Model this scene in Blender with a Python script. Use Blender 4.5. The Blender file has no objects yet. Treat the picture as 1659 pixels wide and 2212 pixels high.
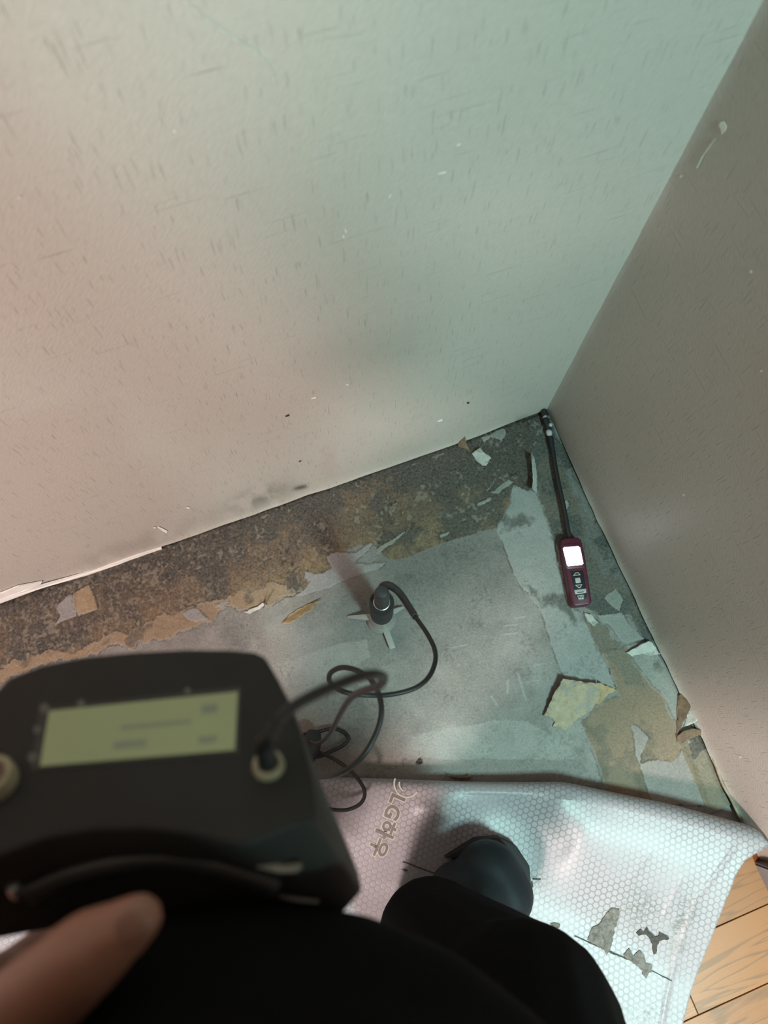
import bpy, bmesh, math, random
import numpy as np
from mathutils import Vector, Matrix, Euler, noise as mnoise

# ------------------------------------------------------------------ camera
SC = bpy.context.scene
F_PX, PPX, PPY = 1534.0, 829.5, 1106.0
CAM_LOC = Vector((-0.44215, -0.37782, 1.1))
CAM_ROT = Euler((0.28996, -0.00551, -0.35743), 'XYZ')
CAM_R = CAM_ROT.to_matrix()
cam_data = bpy.data.cameras.new('camera')
cam = bpy.data.objects.new('camera', cam_data)
SC.collection.objects.link(cam)
cam.location = CAM_LOC
cam.rotation_euler = CAM_ROT
cam_data.sensor_fit = 'HORIZONTAL'
cam_data.sensor_width = 36.0
cam_data.lens = F_PX * 36.0 / 1659.0
cam_data.clip_start = 0.01
cam_data.dof.use_dof = True
cam_data.dof.focus_distance = 1.0
cam_data.dof.aperture_fstop = cam_data.lens / 5.0
SC.camera = cam

# ------------------------------------------------------------------ world, lamps, exposure
SC.view_settings.view_transform = 'Standard'
SC.view_settings.look = 'None'
SC.view_settings.gamma = 1.0
SC.view_settings.exposure = 0.06
SC.view_settings.use_curve_mapping = False
world = bpy.data.worlds.new('world')
SC.world = world
world.use_nodes = True
world.node_tree.nodes['Background'].inputs[0].default_value = (0.85, 0.9, 1.0, 1)
world.node_tree.nodes['Background'].inputs[1].default_value = 0.05
SC.cycles.use_denoising = True
SC.cycles.max_bounces = 5
SC.cycles.diffuse_bounces = 3
SC.cycles.glossy_bounces = 2
SC.cycles.transmission_bounces = 4
SC.cycles.use_adaptive_sampling = True
SC.cycles.adaptive_threshold = 0.03
SC.cycles.caustics_reflective = False
SC.cycles.caustics_refractive = False
SC.cycles.sample_clamp_indirect = 4.0

def area_lamp(name, loc, target, size, power, color):
    d = bpy.data.lights.new(name, 'AREA')
    d.shape = 'RECTANGLE'
    d.size, d.size_y = size
    d.energy = power
    d.color = color
    o = bpy.data.objects.new(name, d)
    SC.collection.objects.link(o)
    o.location = loc
    o.rotation_euler = (Vector(target) - Vector(loc)).to_track_quat('-Z', 'Y').to_euler()
    return o

LAMP_WARM = (-2.20, -2.00, 2.32)
LAMP_COOL = (-0.10, -1.36, 1.74)
area_lamp('warm_ceiling_light', LAMP_WARM, (-2.20, -2.00, 0), (0.55, 0.55), 158, (1.0, 0.82, 0.76))
area_lamp('cool_ceiling_light', LAMP_COOL, (-0.10, -1.36, 0), (0.16, 0.42), 41, (0.56, 1.0, 0.94))

# ------------------------------------------------------------------ helpers
COL = SC.collection
random.seed(7)
rng = np.random.default_rng(11)

def cp(px, py, d):
    """camera-depth d, image point -> world point"""
    v = Vector(((px - PPX) / F_PX * d, -(py - PPY) / F_PX * d, -d))
    return CAM_LOC + CAM_R @ v

def fl(px, py, z=0.0):
    """image point -> world point on the plane z"""
    r = CAM_R @ Vector(((px - PPX) / F_PX, -(py - PPY) / F_PX, -1.0))
    t = (z - CAM_LOC.z) / r.z
    return CAM_LOC + r * t

def wa(px, py, y=0.0):
    r = CAM_R @ Vector(((px - PPX) / F_PX, -(py - PPY) / F_PX, -1.0))
    return CAM_LOC + r * ((y - CAM_LOC.y) / r.y)

def wb(px, py, x=0.0):
    r = CAM_R @ Vector(((px - PPX) / F_PX, -(py - PPY) / F_PX, -1.0))
    return CAM_LOC + r * ((x - CAM_LOC.x) / r.x)

def to_px(X, Y, Z):
    """numpy forward projection"""
    R = np.array(CAM_R)
    P = np.stack([X - CAM_LOC.x, Y - CAM_LOC.y, Z - CAM_LOC.z], -1) @ R
    return PPX + F_PX * P[..., 0] / -P[..., 2], PPY - F_PX * P[..., 1] / -P[..., 2]

def srgb(r, g, b):
    f = lambda c: (c / 255 / 12.92) if c / 255 <= 0.04045 else ((c / 255 + 0.055) / 1.055) ** 2.4
    return (f(r), f(g), f(b), 1.0)

class NT:
    """small node-tree helper"""
    def __init__(self, name):
        self.m = bpy.data.materials.new(name)
        self.m.use_nodes = True
        self.t = self.m.node_tree
        self.b = self.t.nodes['Principled BSDF']
    def n(self, typ, **kw):
        nd = self.t.nodes.new(typ)
        for k, v in kw.items():
            setattr(nd, k, v)
        return nd
    def link(self, a, b):
        self.t.links.new(a, b)
    def put(self, sock, val):
        if isinstance(val, bpy.types.NodeSocket):
            self.link(val, sock)
        else:
            sock.default_value = val
    def math(self, op, a, b=None, c=None, clamp=False):
        nd = self.n('ShaderNodeMath', operation=op, use_clamp=clamp)
        self.put(nd.inputs[0], a)
        if b is not None: self.put(nd.inputs[1], b)
        if c is not None: self.put(nd.inputs[2], c)
        return nd.outputs[0]
    def vmath(self, op, a, b=None):
        nd = self.n('ShaderNodeVectorMath', operation=op)
        self.put(nd.inputs[0], a)
        if b is not None: self.put(nd.inputs[1], b)
        return nd.outputs['Value'] if op in ('DOT_PRODUCT', 'LENGTH') else nd.outputs[0]
    def mix(self, f, a, b, blend='MIX'):
        nd = self.n('ShaderNodeMix', data_type='RGBA', blend_type=blend)
        self.put(nd.inputs[0], f); self.put(nd.inputs[6], a); self.put(nd.inputs[7], b)
        return nd.outputs[2]
    def noise(self, vec, scale, detail=3, rough=0.5, dist=0.0):
        nd = self.n('ShaderNodeTexNoise')
        if vec is not None: self.link(vec, nd.inputs['Vector'])
        nd.inputs['Scale'].default_value = scale
        nd.inputs['Detail'].default_value = detail
        nd.inputs['Roughness'].default_value = rough
        nd.inputs['Distortion'].default_value = dist
        return nd.outputs[0]
    def ramp(self, f, stops):
        nd = self.n('ShaderNodeValToRGB')
        self.link(f, nd.inputs[0])
        els = nd.color_ramp.elements
        while len(els) < len(stops): els.new(0.5)
        for e, (p, c) in zip(els, stops):
            e.position = p
            e.color = c if len(c) == 4 else (*c, 1)
        return nd.outputs[0]
    def rng(self, f, a, b, c=0.0, d=1.0):
        nd = self.n('ShaderNodeMapRange')
        self.put(nd.inputs[0], f)
        nd.inputs[1].default_value, nd.inputs[2].default_value = a, b
        nd.inputs[3].default_value, nd.inputs[4].default_value = c, d
        return nd.outputs[0]
    def obj(self):
        return self.n('ShaderNodeTexCoord').outputs['Object']
    def bump(self, h, strength, dist):
        nd = self.n('ShaderNodeBump')
        nd.inputs['Strength'].default_value = strength
        nd.inputs['Distance'].default_value = dist
        self.link(h, nd.inputs['Height'])
        self.link(nd.outputs[0], self.b.inputs['Normal'])
    def set(self, **kw):
        for k, v in kw.items():
            self.put(self.b.inputs[k.replace('_', ' ')], v)
        return self

def simple(name, col, rough=0.5, metal=0.0, var=0.15, scale=60, bump=0.0, **kw):
    """a plain procedural material: noise-varied colour"""
    m = NT(name)
    c = m.obj()
    f = m.noise(c, scale, 3)
    dark = tuple(x * (1 - var) for x in col[:3]) + (1,)
    lite = tuple(min(1, x * (1 + var)) for x in col[:3]) + (1,)
    m.set(Base_Color=m.mix(m.rng(f, 0.3, 0.7), dark, lite), Roughness=rough, Metallic=metal, **kw)
    if bump:
        m.bump(m.noise(c, scale * 5, 2), 0.6, bump)
    return m.m

def tag(o, label=None, cat=None, group=None, kind=None):
    if label: o['label'] = label
    if cat: o['category'] = cat
    if group: o['group'] = group
    if kind: o['kind'] = kind
    return o

def empty(name, loc=(0, 0, 0), rz=0.0):
    o = bpy.data.objects.new(name, None)
    o.empty_display_size = 0.02
    COL.objects.link(o)
    o.location = loc
    o.rotation_euler = (0, 0, rz)
    return o

def link_mesh(name, me, mat=None, parent=None, smooth=None):
    o = bpy.data.objects.new(name, me)
    COL.objects.link(o)
    if mat is not None: me.materials.append(mat)
    if parent is not None:
        o.parent = parent
        o.matrix_parent_inverse = parent_matrix(parent).inverted()
    if smooth is not None:
        for p in me.polygons: p.use_smooth = True
        if smooth < 3.0:
            try: me.set_sharp_from_angle(angle=smooth)
            except Exception: pass
    return o

def parent_matrix(p):
    m = Matrix.LocRotScale(p.location, p.rotation_euler, p.scale)
    if p.parent is not None:
        m = parent_matrix(p.parent) @ p.matrix_parent_inverse @ m
    return m

def from_bm(name, bm, mat=None, parent=None, smooth=0.6):
    me = bpy.data.meshes.new(name)
    bmesh.ops.recalc_face_normals(bm, faces=bm.faces)
    bm.to_mesh(me)
    bm.free()
    return link_mesh(name, me, mat, parent, smooth)

def from_py(name, verts, faces, mat=None, parent=None, smooth=None, fix=True):
    bm = bmesh.new()
    vs = [bm.verts.new(v) for v in verts]
    for f in faces:
        try: bm.faces.new([vs[i] for i in f])
        except ValueError: pass
    if not fix:
        me = bpy.data.meshes.new(name); bm.to_mesh(me); bm.free()
        return link_mesh(name, me, mat, parent, smooth)
    return from_bm(name, bm, mat, parent, smooth)

def catmull(pts, n=10, closed=False):
    P = [Vector(p) for p in pts]
    out = []
    m = len(P)
    segs = m if closed else m - 1
    for i in range(segs):
        if closed:
            p0, p1, p2, p3 = P[(i - 1) % m], P[i], P[(i + 1) % m], P[(i + 2) % m]
        else:
            p0 = P[i - 1] if i > 0 else P[0] * 2 - P[1]
            p1, p2 = P[i], P[i + 1]
            p3 = P[i + 2] if i + 2 < m else P[-1] * 2 - P[-2]
        for k in range(n):
            t = k / n
            out.append(0.5 * ((2 * p1) + (p2 - p0) * t + (2 * p0 - 5 * p1 + 4 * p2 - p3) * t * t + (3 * p1 - p0 - 3 * p2 + p3) * t ** 3))
    if not closed: out.append(P[-1].copy())
    return out

def tube_bm(bm, pts, radii, seg=10, caps=True):
    P = [Vector(p) for p in pts]
    if not hasattr(radii, '__len__'): radii = [radii] * len(P)
    rings = []
    t0 = (P[1] - P[0]).normalized()
    up = Vector((0, 0, 1)) if abs(t0.z) < 0.9 else Vector((1, 0, 0))
    nrm = t0.cross(up).normalized()
    for i, p in enumerate(P):
        t = (P[min(i + 1, len(P) - 1)] - P[max(i - 1, 0)]).normalized()
        nrm = (nrm - t * nrm.dot(t)).normalized()
        bn = t.cross(nrm)
        rings.append([bm.verts.new(p + (nrm * math.cos(a) + bn * math.sin(a)) * radii[i])
                      for a in [2 * math.pi * k / seg for k in range(seg)]])
    for a, b in zip(rings[:-1], rings[1:]):
        for k in range(seg):
            bm.faces.new((a[k], a[(k + 1) % seg], b[(k + 1) % seg], b[k]))
    if caps:
        bm.faces.new(rings[0][::-1]); bm.faces.new(rings[-1])

def tube(name, pts, radii, mat, parent=None, seg=10, smooth=0.9):
    bm = bmesh.new()
    tube_bm(bm, pts, radii, seg)
    return from_bm(name, bm, mat, parent, smooth)

def lathe(name, profile, origin, axis, mat, parent=None, seg=32, smooth=0.6):
    """profile: list of (radius, height) along axis"""
    ax = Vector(axis).normalized()
    u = ax.orthogonal().normalized(); v = ax.cross(u)
    bm = bmesh.new()
    rings = []
    for r, h in profile:
        c = Vector(origin) + ax * h
        if r < 1e-6: rings.append([bm.verts.new(c)])
        else: rings.append([bm.verts.new(c + (u * math.cos(2 * math.pi * k / seg) + v * math.sin(2 * math.pi * k / seg)) * r) for k in range(seg)])
    for a, b in zip(rings[:-1], rings[1:]):
        for k in range(seg):
            k2 = (k + 1) % seg
            if len(a) == 1 and len(b) == 1: continue
            if len(a) == 1: bm.faces.new((a[0], b[k2], b[k]))
            elif len(b) == 1: bm.faces.new((a[k], a[k2], b[0]))
            else: bm.faces.new((a[k], a[k2], b[k2], b[k]))
    return from_bm(name, bm, mat, parent, smooth)

def prism(name, poly_a, poly_b, mat, parent=None, bevel=0.0, smooth=0.6, bseg=3):
    """loft between two same-count outlines (world points), capped"""
    bm = bmesh.new()
    A = [bm.verts.new(p) for p in poly_a]
    B = [bm.verts.new(p) for p in poly_b]
    n = len(A)
    bm.faces.new(A); bm.faces.new(B[::-1])
    for i in range(n):
        bm.faces.new((A[i], B[i], B[(i + 1) % n], A[(i + 1) % n]))
    bmesh.ops.recalc_face_normals(bm, faces=bm.faces)
    if bevel:
        ed = [e for e in bm.edges if len(e.link_faces) == 2 and e.calc_face_angle(0) > 0.5]
        bmesh.ops.bevel(bm, geom=ed, offset=bevel, segments=bseg, profile=0.5, affect='EDGES', clamp_overlap=True)
    return from_bm(name, bm, mat, parent, smooth)

# ------------------------------------------------------------------ numpy noise
def vnoise(X, Y, cell, seed):
    r = np.random.default_rng(seed)
    tab = r.random((256, 256))
    gx, gy = X / cell + 1000.3, Y / cell + 1000.7
    ix, iy = np.floor(gx).astype(int), np.floor(gy).astype(int)
    fx, fy = gx - ix, gy - iy
    fx = fx * fx * (3 - 2 * fx); fy = fy * fy * (3 - 2 * fy)
    g = lambda a, b: tab[a & 255, b & 255]
    return (g(ix, iy) * (1 - fx) + g(ix + 1, iy) * fx) * (1 - fy) + (g(ix, iy + 1) * (1 - fx) + g(ix + 1, iy + 1) * fx) * fy

def fbm(X, Y, cell, seed, octv=4, gain=0.55):
    s, a, tot = 0, 1.0, 0
    for i in range(octv):
        s = s + a * vnoise(X, Y, cell / 2 ** i, seed + i * 17)
        tot += a; a *= gain
    return s / tot

def inpoly(PX, PY, poly):
    res = np.zeros(PX.shape, bool)
    xs = [p[0] for p in poly]; ys = [p[1] for p in poly]
    sel = (PX > min(xs)) & (PX < max(xs)) & (PY > min(ys)) & (PY < max(ys))
    x, y = PX[sel], PY[sel]
    r = np.zeros(x.shape, bool)
    n = len(poly)
    for i in range(n):
        x1, y1 = poly[i]; x2, y2 = poly[(i + 1) % n]
        if y1 == y2: continue
        c = ((y1 > y) != (y2 > y)) & (x < (x2 - x1) * (y - y1) / (y2 - y1) + x1)
        r ^= c
    res[sel] = r
    return res

def sstep(x, a, b):
    t = np.clip((x - a) / (b - a), 0, 1)
    return t * t * (3 - 2 * t)

def grid_mesh(name, V, nx, ny, color=None, uv=None):
    """V (ny,nx,3) -> mesh with optional colour attribute and uv"""
    me = bpy.data.meshes.new(name)
    me.vertices.add(nx * ny)
    me.vertices.foreach_set('co', V.reshape(-1).astype(np.float32))
    i = np.arange(nx * ny).reshape(ny, nx)
    q = np.stack([i[:-1, :-1], i[:-1, 1:], i[1:, 1:], i[1:, :-1]], -1).reshape(-1, 4)
    nf = len(q)
    me.loops.add(nf * 4)
    me.loops.foreach_set('vertex_index', q.reshape(-1).astype(np.int32))
    me.polygons.add(nf)
    me.polygons.foreach_set('loop_start', (np.arange(nf) * 4).astype(np.int32))
    me.polygons.foreach_set('loop_total', np.full(nf, 4, np.int32))
    me.polygons.foreach_set('use_smooth', np.ones(nf, bool))
    me.update(calc_edges=True)
    if color is not None:
        at = me.color_attributes.new('Col', 'FLOAT_COLOR', 'POINT')
        c4 = np.ones((nx * ny, 4), np.float32)
        c4[:, :3] = color.reshape(-1, 3)
        at.data.foreach_set('color', c4.reshape(-1))
    if uv is not None:
        l = me.uv_layers.new(name='UVMap')
        l.data.foreach_set('uv', uv.reshape(-1, 2)[q.reshape(-1)].astype(np.float32).reshape(-1))
    return me

# ================================================================== THE SETTING
# ---- wallpaper: fine twill weave, sparse short slub lines, painted stains in the colour attribute
def wallpaper(name, u_axis):
    m = NT(name)
    co = m.obj()
    sep = m.n('ShaderNodeSeparateXYZ'); m.link(co, sep.inputs[0])
    u = sep.outputs[u_axis]; z = sep.outputs[2]
    comb = m.n('ShaderNodeCombineXYZ'); m.link(u, comb.inputs[0]); m.link(z, comb.inputs[1])
    p = comb.outputs[0]
    # diagonal twill
    mr = m.n('ShaderNodeMapping'); m.link(p, mr.inputs[0]); mr.inputs['Rotation'].default_value[2] = math.radians(-48)
    mp = m.n('ShaderNodeMapping'); m.link(mr.outputs[0], mp.inputs[0])
    mp.inputs['Scale'].default_value = (130, 560, 1)
    tw = m.noise(mp.outputs[0], 1.0, 2, 0.6)
    # vertical and horizontal slubs
    mv = m.n('ShaderNodeMapping'); m.link(p, mv.inputs[0]); mv.inputs['Scale'].default_value = (520, 34, 1)
    sv = m.rng(m.noise(mv.outputs[0], 1.0, 1), 0.665, 0.74)
    mh = m.n('ShaderNodeMapping'); m.link(p, mh.inputs[0]); mh.inputs['Scale'].default_value = (14, 420, 1); mh.inputs['Location'].default_value = (3, 9, 0)
    sh = m.rng(m.noise(mh.outputs[0], 1.0, 1), 0.705, 0.77)
    sl = m.math('MAXIMUM', sv, sh)
    att = m.n('ShaderNodeAttribute', attribute_name='Col')
    col = m.mix(m.math('MULTIPLY', sl, 0.19), att.outputs['Color'], (0.10, 0.095, 0.085, 1))
    col = m.mix(m.math('MULTIPLY', m.rng(tw, 0.38, 0.62), 0.13), col, (0.2, 0.19, 0.17, 1))
    h = m.math('SUBTRACT', m.math('MULTIPLY', tw, 0.5), sl)
    m.set(Base_Color=col, Roughness=0.48)
    m.b.inputs['Specular IOR Level'].default_value = 0.5
    m.bump(h, 0.50, 0.0012)
    return m.m

WALL_COL = np.array([0.49, 0.46, 0.425])
def build_wall_back():
    x0, x1, z0, z1 = -3.0, 0.0, 0.0, 2.4
    xs = np.concatenate([np.linspace(x0, -1.3, 12)[:-1], np.linspace(-1.3, x1, 330)])
    zs = np.concatenate([np.linspace(0.003, 0.12, 50), np.linspace(0.124, 1.0, 180)[0:], np.linspace(1.05, z1, 8)])
    X, Z = np.meshgrid(xs, zs)
    px, py = to_px(X, np.zeros_like(X), Z)
    Yd = -0.0012 * (fbm(X, Z, 0.25, 3, 3) - 0.5) - 0.0005
    # the paper lets go along the foot of the wall and bells out a little
    fl_ = np.exp(-Z / 0.012) * (0.0035 + 0.004 * fbm(X, Z * 0, 0.07, 8, 3)) * sstep(X, -1.2, -0.95)
    Yd = Yd - fl_ * (1 - sstep(X, -0.16, -0.03))
    zed = Z + np.where(Z < 0.01, 0.004 * (fbm(X, Z * 0, 0.03, 4, 4) - 0.4), 0)
    c = np.ones(X.shape + (3,)) * WALL_COL * (1 + 0.05 * (fbm(X, Z, 0.3, 21, 3)[..., None] - 0.5))
    # mould stain low on the wall, grime along the edge, white scuffed specks
    def spot(cx, cy, rx, ry, ang, k, colr, seed):
        ca, sa = math.cos(ang), math.sin(ang)
        dx, dy = px - cx, py - cy
        u, v = (dx * ca + dy * sa) / rx, (-dx * sa + dy * ca) / ry
        w = np.exp(-(u * u + v * v)) * k * sstep(fbm(px, py, 30, seed, 4), 0.35, 0.65)
        c[:] = c * (1 - w[..., None]) + np.array(colr) * w[..., None]
    spot(560, 1075, 70, 20, -0.35, 0.75, (0.16, 0.16, 0.13), 5)
    spot(650, 1052, 22, 5, -0.25, 0.9, (0.05, 0.05, 0.04), 6)
    spot(1130, 905, 60, 8, -0.33, 0.5, (0.12, 0.13, 0.11), 9)
    spot(300, 1175, 200, 20, -0.35, 0.35, (0.24, 0.22, 0.19), 12)
    spot(710, 1000, 26, 45, 0, 0.18, (0.42, 0.22, 0.18), 15)
    edge = np.exp(-Z / 0.006) * 0.6 * sstep(X, -0.95, -0.6)
    c = c * (1 - edge[..., None]) + np.array([0.55, 0.50, 0.44]) * edge[..., None]
    V = np.stack([X, Yd, zed], -1)
    me = grid_mesh('wall_back', V[:, ::-1], len(xs), len(zs), c[:, ::-1])
    o = link_mesh('wall_back', me, wallpaper('wallpaper_back', 0))
    tag(o, 'grey-beige twill-textured wallpaper wall behind the scraped floor', kind='structure')
    return o

def build_wall_right():
    y0 = -3.2
    ys = np.concatenate([np.linspace(0.0, -0.75, 220), np.linspace(-0.8, y0, 16)])
    zs = np.concatenate([np.linspace(0.002, 0.1, 40), np.linspace(0.105, 0.9, 150), np.linspace(0.95, 2.4, 9)])
    Y, Z = np.meshgrid(ys, zs)
    Xd = 0.0015 * (fbm(Y, Z, 0.2, 33, 3) - 0.5) - 0.0005
    # ragged lower edge
    foot = np.exp(-Z / 0.010) * (0.002 + 0.006 * fbm(Y, Z * 0, 0.04, 38, 3)) * sstep(-Y, 0.03, 0.2)
    Xd = Xd - foot
    # the overlapped seam in the corner wobbles
    Xd = Xd - 0.004 * np.exp(-(-Y) / 0.006) * (fbm(Y * 0, Z, 0.06, 36, 3))
    c = np.ones(Y.shape + (3,)) * WALL_COL * (1 + 0.05 * (fbm(Y, Z, 0.3, 41, 3)[..., None] - 0.5))
    e = np.exp(-Z / 0.006) * 0.5
    c = c * (1 - e[..., None]) + np.array([0.50, 0.46, 0.40]) * e[..., None]
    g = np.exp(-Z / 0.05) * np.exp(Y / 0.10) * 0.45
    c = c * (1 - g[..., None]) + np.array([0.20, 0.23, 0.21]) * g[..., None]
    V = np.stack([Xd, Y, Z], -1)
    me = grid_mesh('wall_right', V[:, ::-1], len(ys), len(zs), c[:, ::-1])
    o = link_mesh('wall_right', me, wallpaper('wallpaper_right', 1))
    tag(o, 'side wall with the same grey-beige wallpaper, meeting in the corner', kind='structure')
    return o

wall_back = build_wall_back()
wall_right = build_wall_right()
# backing masonry so the thin paper skins have a body, and the rest of the room
plaster = simple('plaster', (0.34, 0.325, 0.30, 1), 0.8, var=0.06, scale=8, bump=0.0004)
def slab(name, lo, hi, mat, label=None, kind='structure', parent=None):
    x0, y0, z0 = lo; x1, y1, z1 = hi
    v = [(x0, y0, z0), (x1, y0, z0), (x1, y1, z0), (x0, y1, z0), (x0, y0, z1), (x1, y0, z1), (x1, y1, z1), (x0, y1, z1)]
    f = [(0, 3, 2, 1), (4, 5, 6, 7), (0, 1, 5, 4), (1, 2, 6, 5), (2, 3, 7, 6), (3, 0, 4, 7)]
    o = from_py(name, v, f, mat, parent)
    if kind: o['kind'] = kind
    if label: o['label'] = label
    return o
slab('masonry', (-3.1, 0.012, -0.1), (0.12, 0.12, 2.5), plaster, kind=None, parent=wall_back)
slab('masonry', (0.012, -3.3, -0.1), (0.12, 0.012, 2.5), plaster, kind=None, parent=wall_right)
slab('wall_left', (-3.1, -3.3, -0.1), (-3.0, 0.012, 2.5), plaster, 'plain plaster wall at the far left of the room')
slab('wall_front', (-3.0, -3.3, -0.1), (0.012, -3.2, 2.5), plaster, 'plain plaster wall behind the person')
slab('ceiling', (-3.0, -3.2, 2.4), (0.012, 0.012, 2.5), plaster, 'plain white ceiling above the room')

# ---- floor: bare screed with mould, torn paper layers and glue
def build_floor():
    x0, x1, y0, y1 = -1.30, 0.006, -0.66, 0.006
    st = 0.00135
    nx, ny = int((x1 - x0) / st), int((y1 - y0) / st)
    xs, ys = np.linspace(x0, x1, nx), np.linspace(y0, y1, ny)
    X, Y = np.meshgrid(xs, ys)
    PX, PY = to_px(X, Y, np.zeros_like(X))
    n1 = fbm(X, Y, 0.03, 51, 5) - 0.5
    n2 = fbm(X, Y, 0.03, 77, 5) - 0.5
    f1 = fbm(X, Y, 0.012, 91, 4) - 0.5
    f2 = fbm(X, Y, 0.012, 95, 4) - 0.5
    WX, WY = PX + 34 * n1 + 22 * f1, PY + 34 * n2 + 22 * f2        # ragged
    SX, SY = PX + 9 * n1 + 6 * f1, PY + 9 * n2 + 6 * f2            # slightly uneven
    big = fbm(X, Y, 0.12, 13, 4)
    med = fbm(X, Y, 0.035, 15, 5)
    fin = fbm(X, Y, 0.006, 19, 3)
    spk = vnoise(X, Y, 0.0035, 23)
    C = np.zeros(X.shape + (3,))
    Z = np.zeros(X.shape)
    # screed with its thin grey skim
    C[:] = np.array([0.30, 0.285, 0.272])
    C *= (0.50 + 1.0 * med[..., None]) * (0.88 + 0.24 * fin[..., None]) * (0.75 + 0.5 * big[..., None])
    def soft(poly_c, rx, ry, ang, k, col, n=None):
        cx, cy = poly_c
        ca, sa = math.cos(ang), math.sin(ang)
        dx, dy = PX - cx, PY - cy
        w = np.exp(-((dx * ca + dy * sa) / rx) ** 2 - ((-dx * sa + dy * ca) / ry) ** 2) * k
        if n is not None: w = w * n
        C[:] = C * (1 - w[..., None]) + np.array(col) * w[..., None]
    blot = sstep(med, 0.38, 0.62)
    soft((975, 1215), 130, 50, -0.33, 0.85, (0.13, 0.125, 0.115), 0.4 + 0.6 * blot)
    soft((860, 1230), 50, 40, -0.3, 0.8, (0.09, 0.085, 0.075), blot)
    soft((1080, 1250), 60, 45, -0.3, 0.6, (0.14, 0.135, 0.125), blot)
    soft((1000, 1360), 90, 50, 0.0, 0.5, (0.22, 0.215, 0.20), blot)
    soft((1050, 1500), 55, 80, 0.15, 0.6, (0.24, 0.235, 0.215), 0.5 + 0.5 * blot)
    soft((960, 1520), 90, 50, -0.2, 0.45, (0.23, 0.225, 0.21), blot)
    soft((1000, 1585), 140, 22, -0.1, 0.6, (0.52, 0.52, 0.50), blot)
    soft((640, 1440), 80, 90, 0.0, 0.6, (0.58, 0.56, 0.55), 0.5 + 0.5 * blot)  # pool of warm light on the left, put into the floor colour
    soft((930, 1620), 90, 16, -0.05, 0.6, (0.50, 0.50, 0.48))
    soft((1180, 1600), 90, 25, 0.1, 0.5, (0.48, 0.49, 0.46), blot)
    soft((760, 1390), 110, 60, -0.3, 0.5, (0.27, 0.215, 0.185), blot)
    soft((700, 1560), 120, 60, 0.0, 0.45, (0.26, 0.21, 0.18), blot)
    soft((1000, 1660), 260, 26, 0.02, 0.5, (0.27, 0.215, 0.18), 0.5 + 0.5 * blot)  # shadow of the sheet's raised fold, put into the floor colour
    soft((620, 1390), 60, 40, -0.3, 0.4, (0.28, 0.23, 0.2), blot)
    soft((1110, 1330), 60, 40, 0.2, 0.35, (0.36, 0.37, 0.36), blot)
    def lay(poly, col, ragged='s', var=0.3, h=0.0, k=1.0, dark=None, thr=0.5, nz=None):
        A, B = (WX, WY) if ragged == 'w' else ((SX, SY) if ragged == 's' else (PX, PY))
        m = inpoly(A, B, poly)
        base = np.array(col) * (1 - var / 2 + var * med[m][:, None]) * (0.9 + 0.2 * fin[m][:, None])
        if dark is not None:
            w = sstep((nz if nz is not None else med)[m], thr - 0.07, thr + 0.07)[:, None]
            base = base * (1 - w) + np.array(dark) * w * (0.75 + 0.5 * fin[m][:, None])
        C[m] = C[m] * (1 - k) + base * k
        Z[m] += h
        if h > 0.0003:                      # pale torn fibre along the edge of a paper layer
            er = m & np.roll(m, 2, 0) & np.roll(m, -2, 0) & np.roll(m, 2, 1) & np.roll(m, -2, 1)
            e_ = (m & ~er & (f1 > -0.06))
            C[e_] = C[e_] * 0.55 + np.array([0.42, 0.41, 0.38]) * 0.45
            oo = ~m & (np.roll(m, 2, 0) | np.roll(m, -2, 0) | np.roll(m, 2, 1) | np.roll(m, -2, 1)) & (f2 > -0.02)
            C[oo] *= 0.55
        return m
    # a darker trowelled panel and a paler skim; lamplight painted in at left
    lay([(985, 1395), (1060, 1370), (1085, 1600), (985, 1572), (975, 1480)], (0.27, 0.265, 0.245), 's', 0.4, 0.0, 0.65)
    lay([(895, 1590), (1070, 1555), (1140, 1560), (1240, 1620), (1260, 1640), (860, 1640)], (0.44, 0.44, 0.42), 's', 0.3, 0.0, 0.7)
    lay([(560, 1450), (700, 1400), (790, 1380), (800, 1420), (690, 1480), (600, 1560)], (0.50, 0.475, 0.46), 's', 0.3, 0.0, 0.6)  # warm lamplight on the left floor, put into the colour
    # pale torn lining strip running down to the tan paper
    strip = [(1098, 1028), (1120, 1018), (1140, 1058), (1160, 1062), (1176, 1110), (1196, 1165), (1208, 1240), (1240, 1318), (1270, 1330),
             (1292, 1400), (1312, 1440), (1330, 1490), (1225, 1475), (1205, 1440), (1188, 1380), (1170, 1320), (1122, 1262), (1100, 1212), (1084, 1165), (1072, 1142), (1090, 1112), (1104, 1085), (1108, 1050)]
    lay(strip, (0.40, 0.415, 0.405), 's', 0.28, 0.0008, dark=(0.14, 0.14, 0.13), thr=0.66)
    # mould band along the back wall
    mould_n = 0.55 * med + 0.45 * big
    band = [(-400, 1445), (0, 1292), (350, 1180), (650, 1050), (1000, 938), (1190, 880), (1195, 930), (1178, 1000), (1142, 1062), (1110, 1046), (1100, 1088), (1088, 1112), (1074, 1136),
            (960, 1172), (880, 1203), (842, 1208), (810, 1180), (780, 1175), (735, 1192), (706, 1204), (716, 1226), (690, 1242), (660, 1240), (664, 1258), (640, 1292), (560, 1300), (500, 1306), (300, 1385), (40, 1440), (-60, 1500), (-400, 1640)]
    m = inpoly(SX, SY, band)
    dist = -Y[m]                                       # metres from the back wall
    right = sstep(PX[m], 750, 1120)
    brown = np.array([0.185, 0.112, 0.058]); dk = np.array([0.046, 0.039, 0.031]); ochre = np.array([0.29, 0.18, 0.082]); pale = np.array([0.34, 0.30, 0.24])
    md = med[m]; bg = big[m]; fn = fin[m]; sp = spk[m]
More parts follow.
